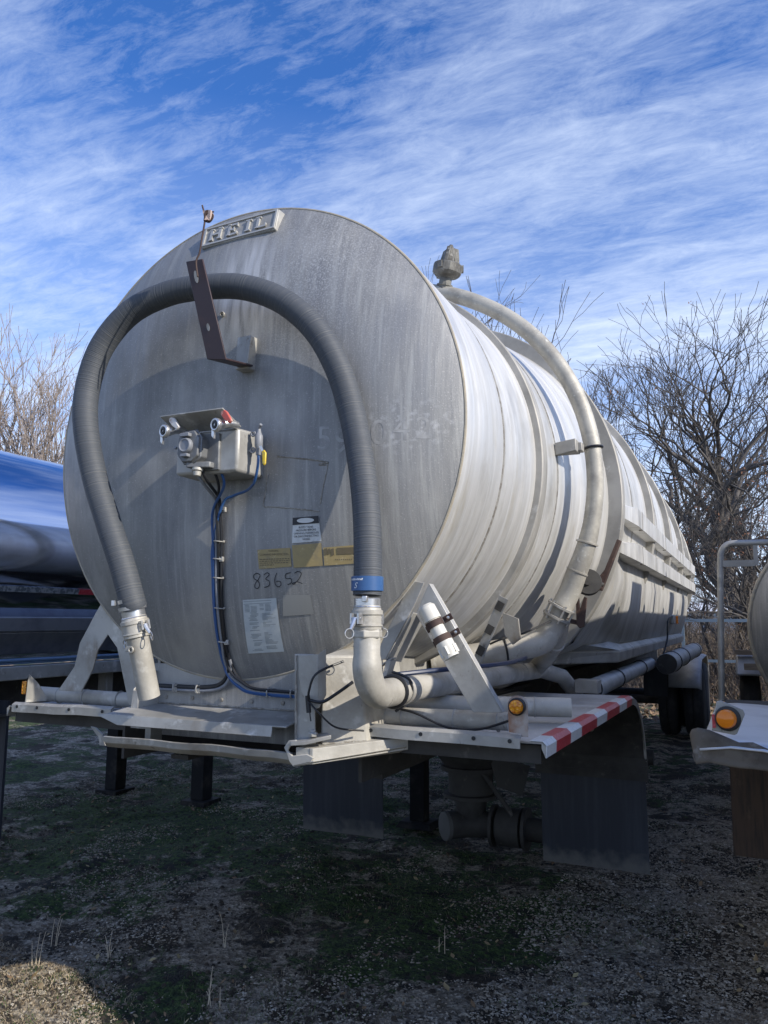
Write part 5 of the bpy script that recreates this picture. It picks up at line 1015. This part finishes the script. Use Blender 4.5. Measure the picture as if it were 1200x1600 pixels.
# where moss (positive) or bare gravel (negative) dominates: (x, half width, y, half width, strength)
ZONES = [(.2, 1.1, 1.7, 1.4, .16), (-2.4, 2.0, 2.7, 1.9, .14), (2.0, 1.5, 2.5, 6.0, -.22), (-.95, 1.0, 1.05, .8, -.16), (.45, .8, .45, .5, -.22), (-1.8, 1.1, .0, .7, -.2)]
def zone(x, y): return sum(k*max(0, 1-abs(x-a)/b)*max(0, 1-abs(y-c)/d) for (a, b, c, d, k) in ZONES)
def ground_extra(m, ns, ls, b, co):
    def nz(sc, det, vec=(1, 1, 1), rough=.6):
        mp = ns.new('ShaderNodeMapping'); mp.inputs['Scale'].default_value = vec; ls.new(co.outputs['Object'], mp.inputs[0])
        n_ = ns.new('ShaderNodeTexNoise'); n_.inputs['Scale'].default_value = sc; n_.inputs['Detail'].default_value = det; n_.inputs['Roughness'].default_value = rough; ls.new(mp.outputs[0], n_.inputs['Vector']); return n_.outputs['Fac']
    def mr(f, lo, hi): r = ns.new('ShaderNodeMapRange'); r.inputs[1].default_value = lo; r.inputs[2].default_value = hi; ls.new(f, r.inputs[0]); return r.outputs[0]
    def mx(f, a, c2):
        x = ns.new('ShaderNodeMixRGB'); ls.new(f, x.inputs[0])
        for i, v in ((1, a), (2, c2)):
            if isinstance(v, tuple): x.inputs[i].default_value = v+(1,)
            else: ls.new(v, x.inputs[i])
        return x.outputs[0]
    vo = ns.new('ShaderNodeTexVoronoi'); vo.inputs['Scale'].default_value = 55; ls.new(co.outputs['Object'], vo.inputs['Vector'])
    vr = ns.new('ShaderNodeSeparateColor'); ls.new(vo.outputs['Color'], vr.inputs[0])
    grav = mx(mr(vr.outputs[0], 0, 1), (.12, .10, .07), (.48, .42, .33)); grav = mx(mr(nz(9, 8), .45, .7), grav, (.085, .062, .038))
    moss = mx(mr(nz(30, 8), .4, .65), (.010, .022, .006), (.065, .115, .022)); soil = mx(mr(nz(22, 8), .4, .65), (.016, .012, .008), (.065, .047, .028))
    sx = ns.new('ShaderNodeSeparateXYZ'); ls.new(co.outputs['Object'], sx.inputs[0])
    def mth(op, a, c2):
        q = ns.new('ShaderNodeMath'); q.operation = op
        for i, v in enumerate((a, c2)):
            if isinstance(v, (int, float)): q.inputs[i].default_value = v
            else: ls.new(v, q.inputs[i])
        return q.outputs[0]
    def tri(sock, c_, w_): return mth('MAXIMUM', mth('SUBTRACT', 1.0, mth('DIVIDE', mth('ABSOLUTE', mth('SUBTRACT', sock, c_), 0), w_)), 0.0)
    bias = 0.0
    for (xc, xw, yc, yw, k_) in ZONES: bias = mth('ADD', bias, mth('MULTIPLY', mth('MULTIPLY', tri(sx.outputs['X'], xc, xw), tri(sx.outputs['Y'], yc, yw)), k_))
    pm = mr(mth('ADD', nz(1.6, 10, rough=.74), bias), .49, .53)      # moss patches
    sm_ = mr(nz(2.1, 9, (1, 1, 1), .72), .49, .54)
    col = mx(sm_, grav, soil); col = mx(pm, col, moss)
    col = mx(mr(nz(3.7, 9, (1, 1, 1), .75), .55, .60), col, (.008, .008, .006))
    ls.new(col, b.inputs['Base Color'])
    bp = ns.new('ShaderNodeBump'); bp.inputs['Strength'].default_value = .9; bp.inputs['Distance'].default_value = .012; ls.new(vo.outputs['Distance'], bp.inputs['Height'])
    bp2 = ns.new('ShaderNodeBump'); bp2.inputs['Strength'].default_value = .8; bp2.inputs['Distance'].default_value = .05; ls.new(nz(25, 8), bp2.inputs['Height']); ls.new(bp.outputs[0], bp2.inputs['Normal']); ls.new(bp2.outputs[0], b.inputs['Normal'])
go = link('ground', me, None, mat('gravel_and_moss', (.1, .1, .08), .95, 0, extra=ground_extra), smooth=60); go['kind'] = 'structure'

# patch function shared by the loose covers
def patch(x, y, s, seed, k=2.2): return noise.fractal(Vector((x*s, y*s, seed)), 1.0, 2.0, 5)+k*zone(x, y)
rng = np.random.default_rng(5)
def stuff(name, verts, faces, m, label=None):
    me = bpy.data.meshes.new(name); me.from_pydata(verts, [], faces); me.materials.append(m)
    o = bpy.data.objects.new(name, me); COL.objects.link(o); o['kind'] = 'stuff'
    if label: o['label'] = label
    return o
def stones(count, ylo, yhi, xlo, xhi, thr, smin, smax, verts, faces):
    oc = np.array([(1, 0, 0), (-.2, 1, 0), (-1, -.1, 0), (0, -1, 0), (.5, .3, .8), (-.5, -.2, .85)]); of = [(0, 1, 4), (1, 2, 5), (1, 5, 4), (2, 3, 5), (3, 0, 4), (3, 4, 5)]
    for _ in range(count):
        x, y = rng.uniform(xlo, xhi), ylo+(yhi-ylo)*rng.random()**1.7
        if patch(x, y, 1.1, 3.0, -2.2)+rng.normal(0, .07) < thr: continue
        s_ = smin+(smax-smin)*rng.random()**2.2; a = rng.random()*6.28; ca, sa = math.cos(a), math.sin(a)
        sc = np.array([s_*rng.uniform(.8, 1.5), s_*rng.uniform(.6, 1.1), s_*rng.uniform(.4, .8)]); p = oc*sc*rng.uniform(.75, 1.25, (6, 1)); z = gh(x, y); n0 = len(verts)
        for q in p: verts.append((x+q[0]*ca-q[1]*sa, y+q[0]*sa+q[1]*ca, z+q[2]+s_*.15))
        faces.extend([tuple(i+n0 for i in f) for f in of])
vs, fs = [], []
stones(170000, -.3, 7.5, -4.6, 2.7, .08, .003, .0105, vs, fs); stones(5000, -.3, 3.5, -4, 2.4, -.5, .002, .007, vs, fs); stones(45000, .2, 4.5, .75, 2.4, -.30, .003, .010, vs, fs)
stuff('gravel', vs, fs, mat('limestone_chips', (.33, .29, .225), .9, 0, var=[((.15, .12, .085), 23, (1, 1, 1), .42, .6, 2), ((.50, .46, .39), 31, (1, 1, 1), .58, .66, 2)]))
def blades(count, xlo, xhi, ylo, yhi, seed, thr, hmin, hmax, w, lean=.6, fn=None):
    vs, fs = [], []
    for _ in range(count):
        x, y = rng.uniform(xlo, xhi), ylo+(yhi-ylo)*rng.random()**1.4
        v = patch(x, y, 1.2, seed)+rng.normal(0, .08)
        if v < thr or (fn and not fn(x, y)): continue
        h = rng.uniform(hmin, hmax); a = rng.random()*6.28; l = rng.uniform(0, lean)*h; dx_, dy_ = math.cos(a)*l, math.sin(a)*l; b = rng.random()*6.28; wx, wy = math.cos(b)*w, math.sin(b)*w; z = gh(x, y)-.002; n0 = len(vs)
        vs += [(x-wx, y-wy, z), (x+wx, y+wy, z), (x+dx_*.4+wx*.6, y+dy_*.4+wy*.6, z+h*.6), (x+dx_*.4-wx*.6, y+dy_*.4-wy*.6, z+h*.6), (x+dx_, y+dy_, z+h)]; fs += [(n0, n0+1, n0+2, n0+3), (n0+3, n0+2, n0+4)]
    return vs, fs
v_, f_ = blades(80000, -4.8, 2.4, -.3, 6.0, 11.0, .02, .005, .018, .0022, 1.2)
stuff('moss', v_, f_, mat('dark_moss', (.055, .10, .020), .9, 0, var=[((.014, .024, .008), 14, (1, 1, 1), .4, .6, 5), ((.11, .15, .03), 6, (1, 1, 1), .55, .7, 5)]))
v_, f_ = blades(9000, -4.8, 2.4, -.3, 5.0, 11.0, .15, .02, .06, .0012, 1.2)
stuff('grass', v_, f_, mat('green_grass_blades', (.065, .10, .028), .8, 0, var=[((.14, .13, .06), 9, (1, 1, 1), .5, .65, 4)]))
v_, f_ = blades(60000, -2.6, .2, -.6, .75, 21.0, -9, .004, .016, .0024, 2.6, lambda x, y: y < .36-.28*(x+1.6)*.5+.05 and x < -.75+rng.normal(0, .15))  # real straw, confined to the sun patch so its pale colour brightens it
v2, f2 = blades(14000, -4.5, 2.4, -.3, 6.5, 21.0, .1, .01, .04, .0010, 2.2); n0 = len(v_); v_ += v2; f_ += [tuple(i+n0 for i in f) for f in f2]
stuff('straw_litter', v_, f_, mat('dry_straw', (.38, .31, .21), .9, 0, var=[((.20, .15, .09), 20, (1, 1, 1), .42, .6, 3), ((.62, .56, .44), 27, (1, 1, 1), .58, .68, 3)]))
q = MB(); rng2 = np.random.default_rng(3); cv, cf = [], []
for _ in range(9000):
    x, y = rng2.uniform(-4.5, 2.3), -.3+5.0*rng2.random()**1.6; s_ = .004+.016*rng2.random()**3; z = gh(x, y); n0 = len(cv)
    for (a, b, c_) in ((1, 0, 0), (-.3, 1, 0), (-1, -.2, 0), (.1, -1, 0), (.3, .2, .7), (-.4, -.1, .6)): cv.append((x+a*s_*rng2.uniform(.7, 1.3), y+b*s_*rng2.uniform(.7, 1.3), z+c_*s_))
    cf += [(n0, n0+1, n0+4), (n0+1, n0+2, n0+5), (n0+1, n0+5, n0+4), (n0+2, n0+3, n0+5), (n0+3, n0, n0+4), (n0+3, n0+4, n0+5)]
stuff('soil_clods', cv, cf, mat('dark_soil', (.022, .017, .012), .95, 0, var=[((.06, .045, .03), 11, (1, 1, 1), .5, .65, 4)]))
lv, lf = [], []
for _ in range(900):
    x, y = rng.uniform(-4.5, 2.3), -.3+5.5*rng.random()**1.4; s_ = rng.uniform(.008, .022); a, b = rng.random()*6.28, rng.normal(0, .35)
    e = np.array([math.cos(a), math.sin(a), b])*s_; g = np.array([-math.sin(a), math.cos(a), rng.normal(0, .4)])*s_*.55; c_ = np.array([x, y, gh(x, y)+.010]); n0 = len(lv)
    lv += [tuple(c_-e), tuple(c_-g-e*.2), tuple(c_+e*.3-g*.8), tuple(c_+e), tuple(c_+g*.9), tuple(c_-e*.4+g*.7)]; lf.append(tuple(range(n0, n0+6)))
stuff('dead_leaves', lv, lf, mat('curled_brown_leaf', (.22, .14, .075), .85, 0, var=[((.40, .33, .17), 3, (1, 1, 1), .5, .6, 2)]))
# dry weed stalks that can be counted
WG = 'dry weed stalks in the gravel'
def weed(x, y, hs_, label, spread=.02, seed=0):
    random.seed(seed); mb = MB(); z = gh(x, y)
    for i, h in enumerate(hs_):
        a = random.uniform(0, 6.28); bx, by = x+random.uniform(-1, 1)*spread, y+random.uniform(-1, 1)*spread*.4; lx, ly = math.cos(a)*h*.22, math.sin(a)*h*.12
        pth = [(bx, by, z-.01), (bx+lx*.25, by+ly*.3, z+h*.35), (bx+lx*.5, by+ly*.6, z+h*.7), (bx+lx, by+ly, z+h)]; mb.tube(spline(pth, 3), np.linspace(.0022, .001, 10), 5)
        if i % 2: mb.tube([pth[1], (pth[1][0]+.02*random.choice((-1, 1)), pth[1][1], pth[1][2]+.03)], .001, 4)
    tag(mb.build('weed_stalk', mat('bleached_stalk', (.52, .44, .32), .9), None), label, 'weed', WG)
weed(-1.33, .29, (.16, .15, .12, .08), 'upright pale weed stalks in the sunlit corner at lower left', seed=1)
weed(-1.46, .52, (.16, .14, .13), 'weed stalks in shade just behind the sunlit lower left corner', seed=2)
weed(-1.08, .52, (.13, .11, .10, .06), 'short grey weed stalks in shade right of the pale sunlit ones', seed=3)
weed(-.26, .32, (.15, .10, .09, .07), 'sprawling dry weed near the bottom edge in front of the left mud flap', .05, seed=4)
weed(-.62, .85, (.18, .12), 'two thin tall stalks standing in mossy gravel left of centre', seed=5)
weed(.43, 1.30, (.14, .07), 'lone thin stalk in the dark moss below the tank corner', seed=6)

# =================================================================== TREES
def tree(x, y, h, seed, label, pale=False, lean=(0, 0), spread=.55, r0=.16, fork=.28, name='bare_tree', stems=1, levels=6, leaves=0, group='bare trees behind the trailers', crook=.22, rmin=.004, side=.42):
    rnd = random.Random(seed); root = thing(name, label, 'tree', (x, y, 0), group)
    trunk, crown = MB(), MB(); lv = []
    def grow(p, d, L, r, lev):
        nseg = 5 if lev < 2 else (4 if lev < 4 else 3); pts = [p]; rs = [r]; q = p.copy(); dd_ = d.copy()
        tip = r*(.62 if lev < levels-1 else .35)
        for i in range(nseg):
            dd_ = (dd_+Vector((rnd.gauss(0, crook), rnd.gauss(0, crook), rnd.gauss(.05, crook*.6)))).normalized(); q = q+dd_*(L/nseg); pts.append(q.copy()); rs.append(r+(tip-r)*(i+1)/nseg)
        (trunk if lev < 2 else crown).tube(pts, [max(q_, rmin*(1 if lev < levels else .8)) for q_ in rs], 8 if lev < 2 else (5 if lev < 4 else 3), caps=False)
        if lev >= levels:
            if leaves and rnd.random() < leaves: lv.append(q.copy())
            return
        nb = rnd.choice((2, 3, 3)) if lev else 3
        for k in range(nb):
            a = rnd.uniform(0, 6.28); o_ = dd_.orthogonal().normalized(); o_ = (o_*math.cos(a)+dd_.cross(o_)*math.sin(a)); s_ = spread*rnd.uniform(.55, 1.25)
            nd = (dd_+o_*s_+Vector((0, 0, .10))).normalized(); grow(q, nd, L*rnd.uniform(.62, .88), tip*rnd.uniform(.7, .98), lev+1)
        for k in range(1, nseg):     # side shoots
            if lev >= 1 and rnd.random() < side:
                a = rnd.uniform(0, 6.28); o_ = dd_.orthogonal().normalized(); o_ = (o_*math.cos(a)+dd_.cross(o_)*math.sin(a))
                grow(pts[k], (dd_*.6+o_*.8+Vector((0, 0, .15))).normalized(), L*rnd.uniform(.4, .7), rs[k]*.5, min(lev+2, levels))
    for s_ in range(stems):
        d0 = Vector((lean[0]+rnd.gauss(0, .16 if stems > 1 else .03), lean[1]+rnd.gauss(0, .10 if stems > 1 else .02), 1)).normalized()
        grow(Vector((x+rnd.uniform(-.2, .2)*(stems > 1), y+rnd.uniform(-.2, .2)*(stems > 1), -.05)), d0, h*fork, r0*rnd.uniform(.75, 1), 0)
    zs_ = [v[2] for v in crown.v]; zt = max(float(np.percentile(zs_, 99)), .93*max(zs_)); k_ = h/zt
    for mbx in (trunk, crown): mbx.v = [(x+(v[0]-x)*k_, y+(v[1]-y)*k_, v[2]*k_) for v in mbx.v]
    lv = [Vector((x+(v.x-x)*k_, y+(v.y-y)*k_, v.z*k_)) for v in lv]
    bk = M_barksunlit() if pale else M_bark()
    def quick(mbx, nm):
        me = bpy.data.meshes.new(nm); me.from_pydata([(a-x, b-y, c) for (a, b, c) in mbx.v], [], mbx.f); me.materials.append(bk); me.polygons.foreach_set('use_smooth', [True]*len(me.polygons))
        o_ = bpy.data.objects.new(nm, me); COL.objects.link(o_); o_.parent = root
    quick(trunk, 'trunk'); quick(crown, 'crown')
    if lv:
        m_ = MB()
        for p in lv:
            for _ in range(rnd.choice((1, 2, 4))):
                c_ = p+Vector((rnd.gauss(0, .05), rnd.gauss(0, .05), rnd.gauss(-.03, .05))); s_ = rnd.uniform(.02, .045); e = Vector((rnd.gauss(0, 1), rnd.gauss(0, 1), rnd.gauss(0, 1))).normalized()*s_; g = e.orthogonal().normalized()*s_*.6
                m_.add([c_-e, c_-g, c_+e, c_+g], [(0, 1, 2, 3)])
        me = bpy.data.meshes.new('dead_leaves'); me.from_pydata([(a-x, b-y, c) for (a, b, c) in m_.v], [], m_.f); me.materials.append(M_leaf()); o_ = bpy.data.objects.new('dead_leaves', me); COL.objects.link(o_); o_.parent = root; o_['kind'] = 'stuff'
    return root
tree(3.1, 19, 9.6, 11, 'big crooked bare oak leaning in from the right edge above the handrail', lean=(-.30, 0), r0=.34, fork=.26, spread=.60, levels=6, leaves=.04, crook=.26, rmin=.0055, side=.22)
tree(2.3, 26, 11.4, 23, 'tall bare oak behind the handrail with its crown above the rear end of the tank', lean=(-.04, 0), r0=.26, fork=.24, spread=.52, levels=6, leaves=.03, crook=.24, rmin=.007, side=.20)
tree(-1.9, 25, 10.5, 9, 'slim bare tree rising just above the middle of the tank roof', r0=.16, fork=.25, spread=.42, levels=6, crook=.16, rmin=.008, side=.2)
tree(-3.3, 26, 11.0, 33, 'bare tree top showing left of the slim one over the curved pipe', r0=.16, fork=.25, spread=.42, levels=6, crook=.16, rmin=.008, side=.2)
tree(-.5, 28, 9.6, 39, 'bare tree with drooping twigs between the slim tree and the big oaks', r0=.16, fork=.24, spread=.5, levels=6, crook=.2, rmin=.008, side=.2)
tree(-7.3, 25, 14.1, 41, 'tree whose topmost twigs peek over the tank beside the relief valve', r0=.2, fork=.24, spread=.5, levels=5, crook=.16, rmin=.007, side=.15)
tree(-5.7, 25, 11.9, 44, 'tree with only a few top twigs showing over the curved pipe', r0=.2, fork=.24, spread=.5, levels=5, crook=.16, rmin=.007, side=.15)
tree(-10.5, 7.5, 6.9, 5, 'bare tree with sunlight coloured into its bark, standing behind the shiny tank at the left edge', pale=True, r0=.13, fork=.20, spread=.34, stems=4, levels=6, crook=.12, rmin=.0042, side=.28)
tree(-9.9, 8.6, 5.2, 14, 'smaller bare sapling, bark also coloured as sunlit, between the left tree and the grey tank', pale=True, r0=.07, fork=.22, spread=.42, stems=3, levels=5, crook=.14, rmin=.0042, side=.4)
tree(2.75, 16, 5.4, 61, 'low multi-stemmed bare bush under the oaks, just left of the handrail', stems=5, r0=.07, fork=.24, spread=.66, levels=5, leaves=.22, name='bare_bush', crook=.26, group='bare bushes', rmin=.0045, side=.35)
tree(1.6, 18, 5.2, 67, 'tangled bare bush at the far end of the grey tank with brown leaves', stems=5, r0=.06, fork=.24, spread=.66, levels=5, leaves=.22, name='bare_bush', crook=.26, group='bare bushes', rmin=.0045, side=.35)
tree(2.3, 21, 6.6, 71, 'taller tangled bush directly behind the handrail post', stems=4, r0=.08, fork=.24, spread=.60, levels=5, leaves=.1, name='bare_bush', crook=.26, group='bare bushes', rmin=.006, side=.3)

# tangled undergrowth that reads as one mass below the trees
rng = np.random.default_rng(17); q = MB()
for _ in range(5200):
    x, y = rng.uniform(-3, 9), rng.uniform(15, 34); z = 0; h = rng.uniform(.5, 2.6)*(.6+.4*math.sin(x*1.7)*math.sin(y*.9)+.3); d_ = Vector((rng.normal(0, .35), rng.normal(0, .35), 1)).normalized(); p = Vector((x, y, -.02)); pts = [p]
    for k_ in range(4): d_ = (d_+Vector((rng.normal(0, .25), rng.normal(0, .25), .05))).normalized(); p = p+d_*h/4; pts.append(p)
    q.tube(pts, [.011, .009, .007, .006, .005], 3, caps=False)
    for k_ in (2, 3):
        e = Vector((rng.normal(0, 1), rng.normal(0, 1), .6)).normalized(); q.tube([pts[k_], pts[k_]+e*h*.2, pts[k_]+e*h*.3+Vector((0, 0, h*.1))], [.006, .005, .004], 3, caps=False)
stuff('undergrowth', q.v, q.f, mat('brown_grey_brush', (.15, .12, .095), .9, 0, var=[((.26, .20, .14), .6, (1, 1, 1), .45, .6, 3), ((.08, .065, .055), 1.3, (1, 1, 1), .5, .65, 3)]))

# =================================================================== DISTANCE
mb = MB(); mb.box(.70, 6.0, 14.0, 14.06, 1.68, 1.74); mb.box(.70, 6.0, 14.0, 14.05, .9, .95)
for x in (.72, 3.0, 5.9): mb.box(x, x+.06, 14.0, 14.06, 0, 1.70)
tag(mb.build('pipe_gate', mat('blue_grey_pipe', (.20, .27, .34), .5, .3), None), 'blue-grey pipe barrier crossing behind the trailers under the bushes', 'barrier')
mb = MB(); mb.box(-260, 260, 120, 150, .0, .02); o_ = mb.build('far_road', mat('pale_far_road', (.42, .44, .47), .8), None); o_['kind'] = 'structure'
mb = MB(); mb.box(-30, 26, 160, 176, 0, 3.4); fb = thing('distant_shed', 'long low pale blue building far beyond the bushes', 'building', (-2, 160, 0)); mb.build('wall', mat('pale_blue_cladding', (.40, .48, .58), .6), fb)
mb = MB(); mb.prism([(-31, 159, 3.4), (27, 159, 3.4), (27, 168, 5.2), (-31, 168, 5.2)], (0, 0, .2)); mb.prism([(-31, 168, 5.2), (27, 168, 5.2), (27, 177, 3.4), (-31, 177, 3.4)], (0, 0, .2)); mb.build('roof', mat('white_roof', (.7, .72, .75), .5), fb)
# leaf-littered bank under the bushes
rng = np.random.default_rng(9); vs, fs = [], []
for _ in range(16000):
    x, y = rng.uniform(-2, 7), rng.uniform(11.5, 30); s_ = rng.uniform(.03, .07); a, b = rng.random()*6.28, rng.normal(0, .5); e = np.array([math.cos(a), math.sin(a), b])*s_; g = np.array([-math.sin(a), math.cos(a), rng.normal(0, .5)])*s_*.6; c_ = np.array([x, y, gh(x, y)+.03]); n0 = len(vs)
    vs += [tuple(c_-e), tuple(c_-g), tuple(c_+e), tuple(c_+g)]; fs.append((n0, n0+1, n0+2, n0+3))
stuff('leaf_litter', vs, fs, mat('tan_leaf_litter', (.30, .21, .13), .9, 0, var=[((.17, .11, .07), 4, (1, 1, 1), .4, .6, 3)]))
